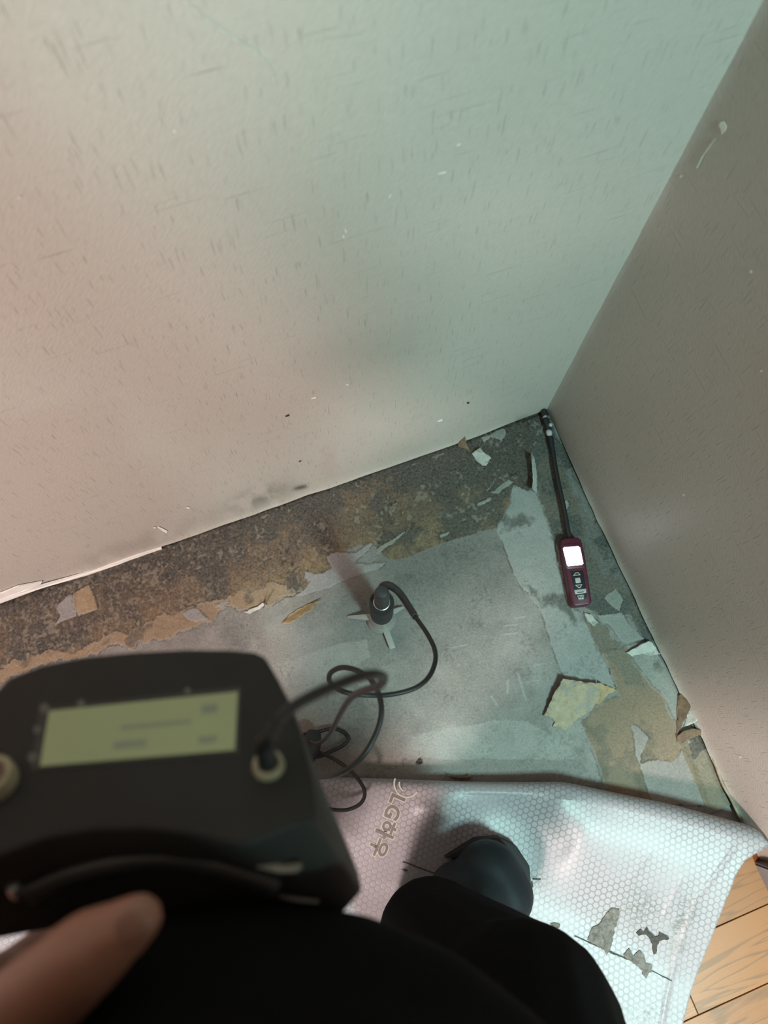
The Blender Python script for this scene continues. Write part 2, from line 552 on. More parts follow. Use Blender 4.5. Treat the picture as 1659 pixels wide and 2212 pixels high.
    w_dark = sstep(0.5 * md + 0.5 * fbm(X[m], Y[m], 0.05, 61, 4) + 0.16 * right + 0.25 * np.exp(-dist / 0.03) - 0.9 * np.clip(dist - 0.05, 0, 1), 0.42, 0.62)
    w_och = sstep(dist + 0.06 * (bg - 0.5) + 0.03 * (md - 0.5), 0.085, 0.115)
    b = brown * (1 - w_och[:, None]) + ochre * w_och[:, None]
    b = b * (1 - 0.85 * w_dark[:, None]) + dk * 0.85 * w_dark[:, None]
    fx2 = fbm(X[m], Y[m], 0.0042, 63, 2)
    b = b * (0.35 + 0.75 * fn[:, None] + 0.55 * (fx2[:, None] - 0.35))
    w_p = sstep(vnoise(X[m], Y[m], 0.0045, 27) * 0.6 + vnoise(X[m], Y[m], 0.02, 29) * 0.4, 0.70, 0.78)
    b = b * (1 - 0.6 * w_p[:, None]) + pale * 0.6 * w_p[:, None]
    leftm = 1 - sstep(PX[m], 350, 620)
    gs = sstep(vnoise(X[m], Y[m], 0.006, 33) * 0.5 + vnoise(X[m], Y[m], 0.0025, 35) * 0.5, 0.58, 0.72)
    b = b * (1 - 0.55 * (gs * leftm)[:, None]) + np.array([0.35, 0.27, 0.19]) * 0.55 * (gs * leftm)[:, None]
    C[m] = b
    Z[m] += 0.0006 * (md - 0.5) + 0.0008 * (fn - 0.5)
    # fine dark mould specks
    s2 = sstep(vnoise(X, Y, 0.003, 43) * 0.55 + vnoise(X, Y, 0.03, 44) * 0.45, 0.72, 0.78) * np.where(m, 1, 0.35)
    C *= (1 - 0.7 * s2[..., None])
    # tan kraft paper left between mould and grey
    tan = [(-60, 1490), (42, 1420), (105, 1412), (190, 1390), (270, 1361), (320, 1340), (405, 1312), (494, 1289), (548, 1276), (600, 1262), (640, 1285), (600, 1305), (548, 1318), (494, 1312), (470, 1330), (425, 1350), (371, 1380), (253, 1398), (139, 1428), (42, 1452), (-60, 1540)]
    lay(tan, (0.40, 0.275, 0.16), 'w', 0.4, 0.0007, dark=(0.17, 0.12, 0.075), thr=0.62)
    # violet-grey torn lining patches
    vio = (0.40, 0.375, 0.385)
    star = [(636, 1290), (672, 1256), (655, 1248), (660, 1236), (694, 1239), (716, 1224), (706, 1200), (726, 1191), (771, 1193), (798, 1171), (806, 1175), (780, 1203), (767, 1216), (790, 1221), (834, 1214), (816, 1230), (753, 1252), (699, 1273)]
    lay(star, vio, 's', 0.2, 0.0009)
    lay([(636, 1290), (699, 1273), (753, 1252), (816, 1230), (830, 1245), (760, 1275), (640, 1320), (590, 1335)], (0.30, 0.27, 0.25), 's', 0.3, 0.0003, 0.7)
    lay([(396, 1322), (420, 1312), (440, 1328), (452, 1336), (425, 1342), (405, 1338)], vio, 's', 0.2, 0.0008)
    lay([(464, 1310), (485, 1299), (498, 1301), (480, 1312)], vio, 's', 0.2, 0.0008)
    lay([(118, 1347), (130, 1330), (122, 1312), (146, 1284), (160, 1284), (166, 1328), (140, 1340)], vio, 's', 0.2, 0.0012)
    lay([(156, 1282), (192, 1262), (204, 1290), (212, 1316), (170, 1330), (160, 1310)], (0.46, 0.32, 0.18), 's', 0.3, 0.0012)
    lay([(1040, 945), (1090, 925), (1094, 935), (1082, 950), (1060, 942), (1046, 955)], (0.32, 0.33, 0.31), 's', 0.3, 0.0006)
    lay([(1080, 1048), (1098, 1036), (1110, 1040), (1095, 1052), (1075, 1068), (1060, 1066)], (0.33, 0.33, 0.31), 's', 0.3, 0.0006)
    lay([(1050, 1065), (1060, 1050), (1066, 1036), (1058, 1058)], (0.36, 0.36, 0.34), 's', 0.3, 0.0006)
    lay([(1028, 1090), (1062, 1076), (1058, 1084), (1034, 1094)], (0.33, 0.33, 0.31), 's', 0.3, 0.0006)
    lay([(808, 1190), (872, 1152), (882, 1146), (862, 1164), (815, 1196)], (0.36, 0.34, 0.29), 's', 0.2, 0.0008)
    lay([(950, 1156), (972, 1148), (968, 1154), (952, 1160)], (0.38, 0.37, 0.33), 'n', 0.2, 0.0008)
    # brown stained paper along the right wall
    rb = [(1150, 962), (1185, 900), (1230, 985), (1300, 1130), (1390, 1315), (1420, 1385), (1395, 1400), (1360, 1330), (1300, 1330), (1262, 1310), (1215, 1240), (1205, 1190), (1176, 1108), (1160, 1062), (1140, 1010)]
    lay(rb, (0.135, 0.112, 0.085), 's', 0.5, 0.0004, dark=(0.055, 0.056, 0.05), thr=0.52)
    edge_r = [(1205, 945), (1225, 970), (1300, 1130), (1395, 1320), (1425, 1388), (1390, 1330), (1340, 1260), (1296, 1225), (1262, 1150), (1240, 1075), (1215, 1000)]
    lay(edge_r, (0.15, 0.15, 0.135), 'w', 0.6, 0.0002, dark=(0.035, 0.037, 0.034), thr=0.50)
    lay([(1205, 945), (1225, 985), (1262, 1052), (1295, 1130), (1282, 1135), (1240, 1060), (1205, 985)], (0.22, 0.225, 0.21), 'w', 0.6, 0.0002, 0.8, dark=(0.05, 0.05, 0.045), thr=0.5)
    lay([(1215, 1082), (1226, 1080), (1228, 1092), (1222, 1106)], (0.38, 0.40, 0.38), 's', 0.2, 0.0006)
    # light torn patches beside the red detector and further down the right wall
    lay([(1302, 1290), (1330, 1270), (1345, 1296), (1336, 1318), (1315, 1304)], (0.30, 0.31, 0.29), 's', 0.3, 0.0004)
    lay([(1290, 1330), (1340, 1320), (1356, 1345), (1390, 1380), (1352, 1388), (1330, 1370), (1312, 1345)], (0.34, 0.35, 0.33), 's', 0.3, 0.0006)
    lay([(1262, 1325), (1300, 1344), (1320, 1380), (1340, 1390), (1330, 1415), (1300, 1420), (1280, 1380)], (0.20, 0.165, 0.12), 's', 0.4, 0.0005)
    lay([(1350, 1395), (1400, 1385), (1445, 1445), (1478, 1520), (1500, 1600), (1480, 1610), (1430, 1500), (1380, 1450), (1354, 1425)], (0.38, 0.38, 0.35), 's', 0.3, 0.0009, dark=(0.16, 0.14, 0.12), thr=0.60)
    # tan paper in the lower right
    lay([(1300, 1412), (1350, 1400), (1380, 1450), (1432, 1500), (1470, 1590), (1520, 1700), (1530, 1740), (1320, 1735), (1258, 1560), (1290, 1520), (1336, 1505), (1320, 1450)], (0.31, 0.21, 0.125), 's', 0.25, 0.0005, dark=(0.20, 0.145, 0.09), thr=0.66)
    lay([(1310, 1408), (1345, 1402), (1378, 1460), (1400, 1490), (1345, 1480), (1325, 1440)], (0.20, 0.18, 0.13), 'w', 0.4, 0.0002, 0.8, dark=(0.09, 0.085, 0.07), thr=0.55)
    lay([(1362, 1565), (1378, 1570), (1398, 1592), (1384, 1630), (1380, 1650), (1420, 1640), (1450, 1645), (1478, 1618), (1510, 1690), (1520, 1740), (1410, 1735), (1395, 1690), (1376, 1640)], (0.36, 0.32, 0.30), 's', 0.2, 0.0006)
    lay([(1462, 1600), (1480, 1596), (1535, 1700), (1556, 1745), (1530, 1745), (1500, 1690)], (0.26, 0.185, 0.11), 's', 0.3, 0.0002)
    lay([(1476, 1590), (1500, 1580), (1535, 1600), (1536, 1625), (1520, 1640), (1515, 1660), (1495, 1640), (1485, 1620)], (0.085, 0.062, 0.045), 'w', 0.3, 0.0006)
    lay([(1500, 1640), (1540, 1615), (1595, 1745), (1600, 1780), (1545, 1770), (1520, 1690)], (0.30, 0.23, 0.155), 's', 0.3, 0.0)
    # light scrape lines across the screed
    for (ax, ay, bx, by, w) in [(970, 1400, 1010, 1393, 1.2), (985, 1437, 1040, 1431, 1.3), (1080, 1372, 1120, 1366, 1.2), (1110, 1336, 1155, 1329, 1.2), (1085, 1352, 1150, 1345, 1), (1120, 1442, 1195, 1430, 1.2), (1125, 1474, 1170, 1468, 1.2),
                                (1118, 1450, 1138, 1515, 2.2), (1100, 1420, 1096, 1500, 2.5), (1060, 1500, 1075, 1525, 2)]:
        d = np.array([bx - ax, by - ay], float); L = np.hypot(*d); d /= L
        t = (PX - ax) * d[0] + (PY - ay) * d[1]; s = -(PX - ax) * d[1] + (PY - ay) * d[0] + 4 * n1
        w_ = np.exp(-(s / w) ** 2) * sstep(t, 0, 4) * (1 - sstep(t, L - 4, L)) * sstep(fbm(PX, PY, 14, 71, 2), 0.3, 0.5) * 0.5
        C = C * (1 - w_[..., None]) + np.array([0.62, 0.63, 0.60]) * w_[..., None]
        Z += w_ * 0.0008
    Z += 0.0006 * (med - 0.5) + 0.0022 * (big - 0.5)
    C *= 0.615
    # floor drops into the open joint along the two walls
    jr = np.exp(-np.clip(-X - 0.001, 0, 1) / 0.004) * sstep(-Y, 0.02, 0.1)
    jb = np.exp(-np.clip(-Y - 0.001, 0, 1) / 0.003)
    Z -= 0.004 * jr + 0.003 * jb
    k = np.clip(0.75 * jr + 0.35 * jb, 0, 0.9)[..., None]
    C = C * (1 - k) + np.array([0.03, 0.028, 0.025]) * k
    V = np.stack([X, Y, Z - 0.0004], -1)
    me = grid_mesh('floor', V, nx, ny, C.clip(0.01, 0.9))
    m = NT('scraped_screed')
    att = m.n('ShaderNodeAttribute', attribute_name='Col')
    co = m.obj()
    g1 = m.noise(co, 900, 1, 0.6); g2 = m.noise(co, 260, 3, 0.6)
    col = m.mix(m.rng(g1, 0.3, 0.7, 0.0, 0.16), att.outputs['Color'], (0.05, 0.045, 0.04, 1), 'MIX')
    col = m.mix(m.rng(g2, 0.35, 0.75, 0.0, 0.16), col, (0.55, 0.53, 0.5, 1))
    g3 = m.noise(co, 420, 2, 0.7)
    hs = m.n('ShaderNodeMix', data_type='RGBA', blend_type='MULTIPLY'); hs.inputs[0].default_value = 1.0
    m.link(col, hs.inputs[6]); m.link(m.rng(g3, 0.3, 0.7, 0.84, 1.14), hs.inputs[7]); col = hs.outputs[2]
    m.set(Base_Color=col, Roughness=m.rng(g2, 0.3, 0.7, 0.5, 0.8))
    m.bump(m.math('ADD', g2, m.math('MULTIPLY', g1, 0.5)), 0.55, 0.0010)
    o = link_mesh('floor', me, m.m)
    tag(o, 'scraped grey screed floor with brown mould and torn paper remnants', kind='structure')
    # the rest of the floor, under the sheet flooring and beyond
    slab('screed_base', (-3.0, -3.2, -0.12), (0.012, 0.012, -0.0075), plaster, kind=None, parent=o)
    return o
floor = build_floor()

# ---- marks on the walls: thin raised chips and scratches, parts of their wall
white_chip = simple('torn_paper_white', (0.80, 0.80, 0.78, 1), 0.8, var=0.08)
pale_scuff = simple('pale_scuff', (0.68, 0.66, 0.63, 1), 0.8, var=0.1)
dark_speck = simple('dark_speck', (0.03, 0.028, 0.025, 1), 0.8)
def wall_chip(parent, pts, mapper, off, mat, name):
    """pts: image outline of a chip on that wall; off: inward offset vector"""
    A = [mapper(*p) + off * 1.0 for p in pts]
    B = [mapper(*p) + off * 1.35 for p in pts]
    return prism(name, A, B, mat, parent, smooth=None)
OA, OB = Vector((0, -0.0009, 0)), Vector((-0.0012, 0, 0))
def dash(p, q, w):
    d = (Vector(q) - Vector(p)); n = Vector((-d.y, d.x)).normalized() * w / 2
    p, q = Vector(p), Vector(q)
    return [p + n, q + n * 0.6, q - n * 0.6, p - n]
chips_a = [dash((360, 1148), (341, 1137), 6), dash((336, 1139), (331, 1138), 4), dash((409, 1096), (402, 1095), 4), dash((955, 906), (945, 909), 4), dash((993, 308), (985, 313), 3),
           dash((962, 369), (945, 374), 2.5), dash((840, 425), (843, 417), 2.5), dash((747, 500), (744, 492), 3), dash((742, 512), (740, 506), 3), dash((682, 857), (672, 860), 3), dash((378, 283), (375, 279), 5), dash((752, 829), (747, 830), 3), dash((183, 220), (180, 217), 3), dash((42, 426), (40, 421), 4)]
for c in chips_a: wall_chip(wall_back, c, wa, OA, white_chip, 'chip')
for c in [dash((624, 895), (616, 898), 4), dash((1013, 868), (1008, 870), 4), dash((650, 994), (645, 996), 2.5)]:
    wall_chip(wall_back, c, wa, OA, dark_speck, 'speck')
sc_pts = [(395, -4), (418, 18), (448, 40), (480, 64), (510, 84), (538, 103), (556, 116), (572, 131), (582, 146), (588, 160), (591, 178)]
sc3 = catmull([wa(*p) + Vector((0, -0.0012, 0)) for p in sc_pts], 4)
tube('scratch', sc3, [0.00038 + 0.0002 * math.sin(i * 1.7) for i in range(len(sc3))], pale_scuff, wall_back, 5)
chips_b = [[(1556, 270), (1560, 262), (1567, 261), (1573, 272), (1570, 282), (1562, 290), (1561, 280)], [(1622, 586), (1625, 582), (1629, 587), (1625, 590)],
           dash((1549, 298), (1521, 336), 0.7), dash((1521, 336), (1508, 362), 1.5), dash((1476, 378), (1472, 383), 4), dash((1560, 160), (1541, 190), 2.2), dash((1480, 1068), (1477, 1070), 3), dash((1648, 800), (1645, 802), 3), dash((1603, 1633), (1600, 1636), 3)]
for c in chips_b: wall_chip(wall_right, c, wb, OB, white_chip, 'chip')

# ================================================================== SHEET FLOORING, folded back
fold_px = [(-400, 1640, .030), (300, 1665, .030), (700, 1678, .030), (850, 1682, .031), (1000, 1688, .035), (1130, 1689, .040), (1215, 1688, .047), (1300, 1706, .046), (1450, 1737, .050), (1655, 1792, .057)]
fold_w = [(fl(a, b, h * 0.5), h) for a, b, h in fold_px]
fx = np.array([p.x for p, h in fold_w]); fy = np.array([p.y for p, h in fold_w]); fh = np.array([h for p, h in fold_w])
def smooth_interp(x, xp, fp):
    # average three taps so the fold line bends softly
    return (np.interp(x - 0.012, xp, fp) + np.interp(x, xp, fp) * 2 + np.interp(x + 0.012, xp, fp)) / 4
edge_px = [(1656, 1790, .057), (1644, 1812, .056), (1614, 1850, .052), (1590, 1885, .047), (1560, 1962, .036), (1530, 2050, .024), (1490, 2170, .013), (1478, 2212, .011), (1440, 2330, .010), (1380, 2560, .010)]
ed = [fl(a, b, z) for a, b, z in edge_px]
ey = np.array([p.y for p in ed])[::-1]; ex = np.array([min(p.x, -0.004) for p in ed])[::-1]
ridges = []          # (ax, ay, bx, by, half width, height)
def ridge(a, b, w, h):
    A, B = fl(a[0], a[1], .03), fl(b[0], b[1], .03)
    ridges.append((A.x, A.y, B.x, B.y, w, h))
ridge((1215, 1690), (1195, 1765), 0.016, 0.004)
ridge((1394, 1838), (1358, 1905), 0.0022, 0.0016)
ridge((1462, 1900), (1436, 1985), 0.0022, 0.0016)
ridge((1575, 1815), (1505, 1930), 0.003, 0.0014)
ridge((1500, 1930), (1436, 2260), 0.003, 0.0016)
ridge((905, 1740), (1000, 1785), 0.010, 0.004)
ridge((1060, 1735), (1230, 1830), 0.020, -0.004)
ridge((760, 1730), (730, 1800), 0.02, 0.004)
_a, _b = fl(935, 1990, .10), fl(1095, 1852, .05)
_c0 = CAM_LOC + Vector((-0.3498, -0.9368, 0)) * 0.30 - Vector((0.9368, -0.3498, 0)) * 0.20
_d0 = _c0 + Vector((0.3498, 0.9368, 0)) * 0.14
FEET = [((_a.x, _a.y), (_b.x, _b.y)), ((_c0.x, _c0.y), (_d0.x, _d0.y))]
def sheet_z(x, y):
    """height of the turned-over top layer at a world point (numpy)"""
    x = np.asarray(x, float); y = np.asarray(y, float)
    h = smooth_interp(x, fx, fh); r = h / 2
    d = np.clip(smooth_interp(x, fx, fy) - r - y, 0, None)
    reach = 0.16 + 0.16 * sstep(x, -0.35, -0.05)
    t = np.clip(d / reach, 0, 1)
    base = 0.0075 + (h - 0.0075) * (1 - t * t * (3 - 2 * t))
    wav = 0.0045 * (fbm(x, y, 0.16, 101, 2) - 0.5) * sstep(d, 0.0, 0.06)
    z = base + wav
    for ax, ay, bx, by, w, hh in ridges:
        dx, dy = bx - ax, by - ay; L = math.hypot(dx, dy); dx /= L; dy /= L
        t = (x - ax) * dx + (y - ay) * dy; s = -(x - ax) * dy + (y - ay) * dx
        z = z + hh * np.exp(-(s / w) ** 2) * sstep(t, -0.01, 0.01) * (1 - sstep(t, L - 0.01, L + 0.01))
    for (ax, ay), (bx, by) in FEET:                 # trodden flat under the boots
        dx, dy = bx - ax, by - ay; L2 = dx * dx + dy * dy
        t = np.clip(((x - ax) * dx + (y - ay) * dy) / L2, 0, 1)
        dd = np.hypot(x - ax - t * dx, y - ay - t * dy)
        w = np.exp(-(dd / 0.075) ** 4)
        z = z * (1 - w) + np.minimum(z, 0.0085) * w
    return np.maximum(z, 0.0062)

def hex_material():
    m = NT('flooring_back_hex_print')
    uv = m.n('ShaderNodeUVMap'); uv.uv_map = 'UVMap'
    mp = m.n('ShaderNodeMapping'); m.link(uv.outputs[0], mp.inputs[0])
    mp.inputs['Scale'].default_value = (1 / 0.0084, 1 / 0.0084, 1)
    mp.inputs['Location'].default_value = (400, 400, 0)
    p = mp.outputs[0]
    r = (1.0, 1.7320508, 1.0); hh = (0.5, 0.8660254, 0.5)
    a = m.vmath('SUBTRACT', m.vmath('MODULO', p, r), hh)
    b = m.vmath('SUBTRACT', m.vmath('MODULO', m.vmath('SUBTRACT', p, hh), r), hh)
    z0 = (1, 1, 0)
    a = m.vmath('MULTIPLY', a, z0); b = m.vmath('MULTIPLY', b, z0)
    la, lb = m.vmath('LENGTH', a), m.vmath('LENGTH', b)
    pick = m.math('LESS_THAN', la, lb)
    mx = m.n('ShaderNodeMix', data_type='VECTOR'); m.link(pick, mx.inputs[0]); m.link(b, mx.inputs[4]); m.link(a, mx.inputs[5])
    g = m.vmath('ABSOLUTE', mx.outputs[1])
    sx = m.n('ShaderNodeSeparateXYZ'); m.link(g, sx.inputs[0])
    hd = m.math('MAXIMUM', m.vmath('DOT_PRODUCT', g, (0.5, 0.8660254, 0)), sx.outputs[0])
    line = m.rng(hd, 0.36, 0.43)
    # hatch inside the cells
    sp = m.n('ShaderNodeSeparateXYZ'); m.link(p, sp.inputs[0])
    hat = m.rng(m.math('SINE', m.math('MULTIPLY', m.math('ADD', sp.outputs[1], m.math('MULTIPLY', sp.outputs[0], 0.35)), 40.0)), -0.2, 0.6)
    n1 = m.noise(uv.outputs[0], 9, 4, 0.6)
    n2 = m.noise(uv.outputs[0], 60, 5, 0.65)
    n3 = m.noise(uv.outputs[0], 260, 3, 0.6)
    fade = m.rng(n1, 0.38, 0.58, 0.25, 1.0)
    base = m.mix(n1, (0.31, 0.290, 0.316, 1), (0.372, 0.350, 0.381, 1))
    col = m.mix(m.math('MULTIPLY', line, m.math('MULTIPLY', fade, 0.68)), base, (0.142, 0.138, 0.15, 1))
    col = m.mix(m.math('MULTIPLY', m.math('MULTIPLY', hat, fade), 0.10), col, (0.28, 0.28, 0.28, 1))
    dirt = m.math('MULTIPLY', m.rng(n2, 0.60, 0.72), m.rng(n3, 0.45, 0.65))
    col = m.mix(m.math('MULTIPLY', dirt, 0.45), col, (0.16, 0.155, 0.14, 1))
    # grime grown into the back of the sheet
    att = m.n('ShaderNodeAttribute', attribute_name='Col')
    gr = m.n('ShaderNodeSeparateColor'); m.link(att.outputs['Color'], gr.inputs[0])
    spots = m.rng(m.math('ADD', m.math('MULTIPLY', n3, 0.6), m.math('MULTIPLY', n2, 0.4)), 0.46, 0.58)
    col = m.mix(m.math('MULTIPLY', gr.outputs[0], spots), col, (0.12, 0.12, 0.11, 1))
    m.set(Base_Color=col, Roughness=0.42)
    m.bump(m.math('SUBTRACT', m.math('MULTIPLY', n3, 0.3), m.math('MULTIPLY', line, 0.7)), 0.25, 0.0006)
    return m.m

vinyl = tag(empty('sheet_flooring', (-0.5, -0.9, 0.0)), 'wood-look sheet flooring folded back, pale honeycomb-printed underside facing up', 'flooring')
def build_sheet():
    ns = 380
    s = np.linspace(0, 1, ns)
    rows, uvs = [], []
    x_fold = -1.25 + s * (ex[-1] + 1.25)
    yf = smooth_interp(x_fold, fx, fy); h = smooth_interp(x_fold, fx, fh); r = h / 2
    for a in np.linspace(-math.pi / 2, math.pi / 2, 17)[:-1]:
        rows.append(np.stack([x_fold, yf - r + r * math.cos(a), r + 0.004 * (1 - math.sin(a)) / 2 + r * math.sin(a)], -1))
        uvs.append(np.stack([x_fold, yf - r + 0.5 * math.pi * r - (a) * r], -1))
    nd = 260
    y_end = -1.15
    for k in range(nd):
        t = (k / (nd - 1)) ** 1.3
        yy = (yf - r) * (1 - t) + y_end * t
        xr = np.interp(yy, ey, ex)
        xx = -1.25 + s * (xr + 1.25)
        rows.append(np.stack([xx, yy, sheet_z(xx, yy)], -1))
        uvs.append(np.stack([xx, yy], -1))
    V = np.array(rows); UV = np.array(uvs)
    PX, PY = to_px(V[..., 0], V[..., 1], V[..., 2])
    g = np.zeros(V.shape[:2])
    for cx, cy, rx, ry, an, k in [(1475, 1990, 22, 70, 0.25, 1.0), (1385, 1960, 40, 40, 0, 0.8), (1400, 2190, 50, 25, 0, 0.7), (1165, 1905, 22, 26, 0, 0.6), (1460, 2110, 30, 60, 0.3, 0.3), (1490, 1735, 10, 22, 0.4, 0.7), (1080, 1730, 130, 14, 0.0, 0.25)]:
        ca, sa = math.cos(an), math.sin(an); dx, dy = PX - cx, PY - cy
        g = np.maximum(g, k * np.exp(-((dx * ca + dy * sa) / rx) ** 2 - ((-dx * sa + dy * ca) / ry) ** 2))
    me = grid_mesh('folded_sheet', V[:, ::-1], ns, len(rows), np.stack([g, g, g], -1)[:, ::-1], UV[:, ::-1])
    o = link_mesh('folded_sheet', me, hex_material(), vinyl)
    o['label'] = 'pale grey honeycomb-printed underside of the flooring'
    md = o.modifiers.new('thickness', 'SOLIDIFY'); md.thickness = 0.0022; md.offset = -1
    return o
sheet = build_sheet()

def densify(poly, step):
    out = []
    n = len(poly)
    for i in range(n):
        a, b = Vector(poly[i]), Vector(poly[(i + 1) % n])
        k = max(1, int((b - a).length / step))
        out += [a + (b - a) * (j / k) for j in range(k)]
    return out

def flat_poly_bm(pts2, cuts=2):
    """triangulated, subdivided planar polygon from (x, y) points"""
    bm = bmesh.new()
    f = bm.faces.new([bm.verts.new((p[0], p[1], 0)) for p in pts2])
    bmesh.ops.triangulate(bm, faces=[f], quad_method='BEAUTY', ngon_method='EAR_CLIP')
    for _ in range(cuts):
        bmesh.ops.subdivide_edges(bm, edges=[e for e in bm.edges if e.calc_length() > 0.004], cuts=1, use_grid_fill=False)
        bmesh.ops.triangulate(bm, faces=bm.faces[:])
    return bm

residue = NT('cement_residue')
_c = residue.obj(); _n = residue.noise(_c, 170, 5, 0.65)
residue.set(Base_Color=residue.ramp(_n, [(0.3, (0.06, 0.056, 0.05)), (0.5, (0.135, 0.13, 0.118)), (0.7, (0.21, 0.20, 0.185))]), Roughness=0.85)
residue.bump(residue.noise(_c, 500, 4), 0.8, 0.001)
residue = residue.m
residue_dk = simple('dark_residue', (0.05, 0.048, 0.043, 1), 0.85, var=0.4, scale=200, bump=0.0008)

def patch_on_sheet(name, poly_px, mat, jitter=2.0, thick=0.0012, zg=0.02):
    rnd = random.Random(len(poly_px) * 31 + int(poly_px[0][0]))
    pts = densify([(a, b) for a, b in poly_px], 5)
    pts = [(p.x + rnd.uniform(-jitter, jitter), p.y + rnd.uniform(-jitter, jitter)) for p in pts]
    W = []
    for a, b in pts:
        q = fl(a, b, zg); z = float(sheet_z(q.x, q.y)); q = fl(a, b, z); z = float(sheet_z(q.x, q.y)); W.append(fl(a, b, z))
    bm = flat_poly_bm([(p.x, p.y) for p in W], 2)
    for v in bm.verts: v.co.z = float(sheet_z(v.co.x, v.co.y)) + 0.0003
    ret = bmesh.ops.extrude_face_region(bm, geom=bm.faces[:])
    for v in ret['geom']:
        if isinstance(v, bmesh.types.BMVert): v.co.z += thick
    return from_bm(name, bm, mat, vinyl, None)
def c7(pts): return [(1150 + x / 3.26, 1700 + y / 3.26) for x, y in pts]
patch_on_sheet('cement_patch', c7([(390, 1075), (420, 990), (470, 960), (510, 900), (560, 855), (610, 860), (605, 910), (575, 1010), (550, 1150), (520, 1180), (505, 1145)]), residue)
patch_on_sheet('cement_patch', c7([(725, 1030), (760, 1000), (785, 1020), (805, 990), (825, 1020), (860, 1050), (885, 1045), (890, 1020), (950, 1045), (965, 1070), (925, 1075), (895, 1085), (880, 1115), (868, 1165), (850, 1180), (843, 1110), (820, 1060), (790, 1036), (745, 1048)]), residue_dk, 1.2)
patch_on_sheet('cement_patch', c7([(640, 1180), (685, 1135), (715, 1185), (755, 1145), (780, 1170), (795, 1240), (845, 1255), (840, 1300), (820, 1310), (800, 1345), (770, 1320), (775, 1290), (720, 1250), (650, 1200)]), residue, 1.5)
patch_on_sheet('dirt_line', c7([(300, 1045), (420, 1098), (560, 1160), (640, 1195), (760, 1245), (850, 1295), (980, 1362), (978, 1368), (848, 1302), (756, 1253), (636, 1203), (556, 1172), (416, 1106), (298, 1052)]), residue_dk, 0.6, 0.0008)
patch_on_sheet('cement_crumb', c7([(130, 965), (160, 950), (200, 960), (195, 985), (160, 995), (138, 985)]), residue, 2)
patch_on_sheet('cement_patch', [(1118, 1976), (1126, 1969), (1140, 1976), (1147, 1988), (1130, 1992)], residue, 2)
for p in ([(868, 1878), (876, 1876), (882, 1881), (874, 1883)], [(870, 1860), (960, 1893), (959, 1895), (869, 1862)], [(1150, 1896), (1168, 1898), (1167, 1901), (1151, 1900)], [(1146, 1908), (1150, 1902), (1152, 1916), (1148, 1918)]):
    patch_on_sheet('scuff', p, residue_dk, 0.3, 0.0004)

# ---- the maker's lettering printed on the back: pale outline under darker letters, laid onto the sheet surface
print_dark = simple('print_grey', (0.16, 0.15, 0.14, 1), 0.6, var=0.08)
print_pale = simple('print_pale', (0.52, 0.49, 0.44, 1), 0.6, var=0.05)
def on_sheet(name, bm, origin_px, right_px, size, mat, lift):
    """lay a flat bmesh (text space, 1 unit = size metres) on the sheet"""
    O = fl(*origin_px, .03); O = fl(*origin_px, float(sheet_z(O.x, O.y)))
    R = fl(origin_px[0] + right_px[0], origin_px[1] + right_px[1], O.z) - O
    R = Vector((R.x, R.y, 0)).normalized(); U = Vector((-R.y, R.x, 0))
    for v in bm.verts:
        q = O + R * (v.co.x * size) + U * (v.co.y * size)
        v.co = (q.x, q.y, float(sheet_z(q.x, q.y)) + lift)
    return from_bm(name, bm, mat, vinyl, None)
def text_bm(body, offset):
    cu = bpy.data.curves.new('lettering', 'FONT')
    cu.body = body; cu.size = 1.0; cu.offset = offset; cu.resolution_u = 3; cu.space_character = 1.06
    ob = bpy.data.objects.new('lettering', cu); COL.objects.link(ob)
    dg = bpy.context.evaluated_depsgraph_get(); dg.update()
    me = bpy.data.meshes.new_from_object(ob.evaluated_get(dg))
    bm = bmesh.new(); bm.from_mesh(me)
    bpy.data.objects.remove(ob); bpy.data.curves.remove(cu); bpy.data.meshes.remove(me)
    for _ in range(2):
        bmesh.ops.subdivide_edges(bm, edges=[e for e in bm.edges if e.calc_length() > 0.25], cuts=1)
        bmesh.ops.triangulate(bm, faces=bm.faces[:])
    return bm
for off, mat, lf in ((0.075, print_pale, 0.0005), (0.028, print_dark, 0.0008)):
    on_sheet('printed_lettering', text_bm('LG\ud558\uc6b0', off), (849, 1711), (-34, 88), 0.028, mat, lf)
def ring_bm(r0, r1, a0=0.0, a1=2 * math.pi, n=40):
    bm = bmesh.new(); A = []; B = []
    for i in range(n + 1):
        t = a0 + (a1 - a0) * i / n
        A.append(bm.verts.new((math.cos(t) * r0, math.sin(t) * r0, 0))); B.append(bm.verts.new((math.cos(t) * r1, math.sin(t) * r1, 0)))
    for i in range(n): bm.faces.new((A[i], A[i + 1], B[i + 1], B[i]))
    return bm
on_sheet('printed_emblem', ring_bm(0.88, 1.0, -math.pi * 0.5, math.pi * 0.42), (879, 1693), (-34, 88), 0.019, print_pale, 0.0006)
on_sheet('printed_emblem', ring_bm(0.50, 0.62, -math.pi * 0.45, -0.1), (879, 1693), (-34, 88), 0.019, print_pale, 0.0006)

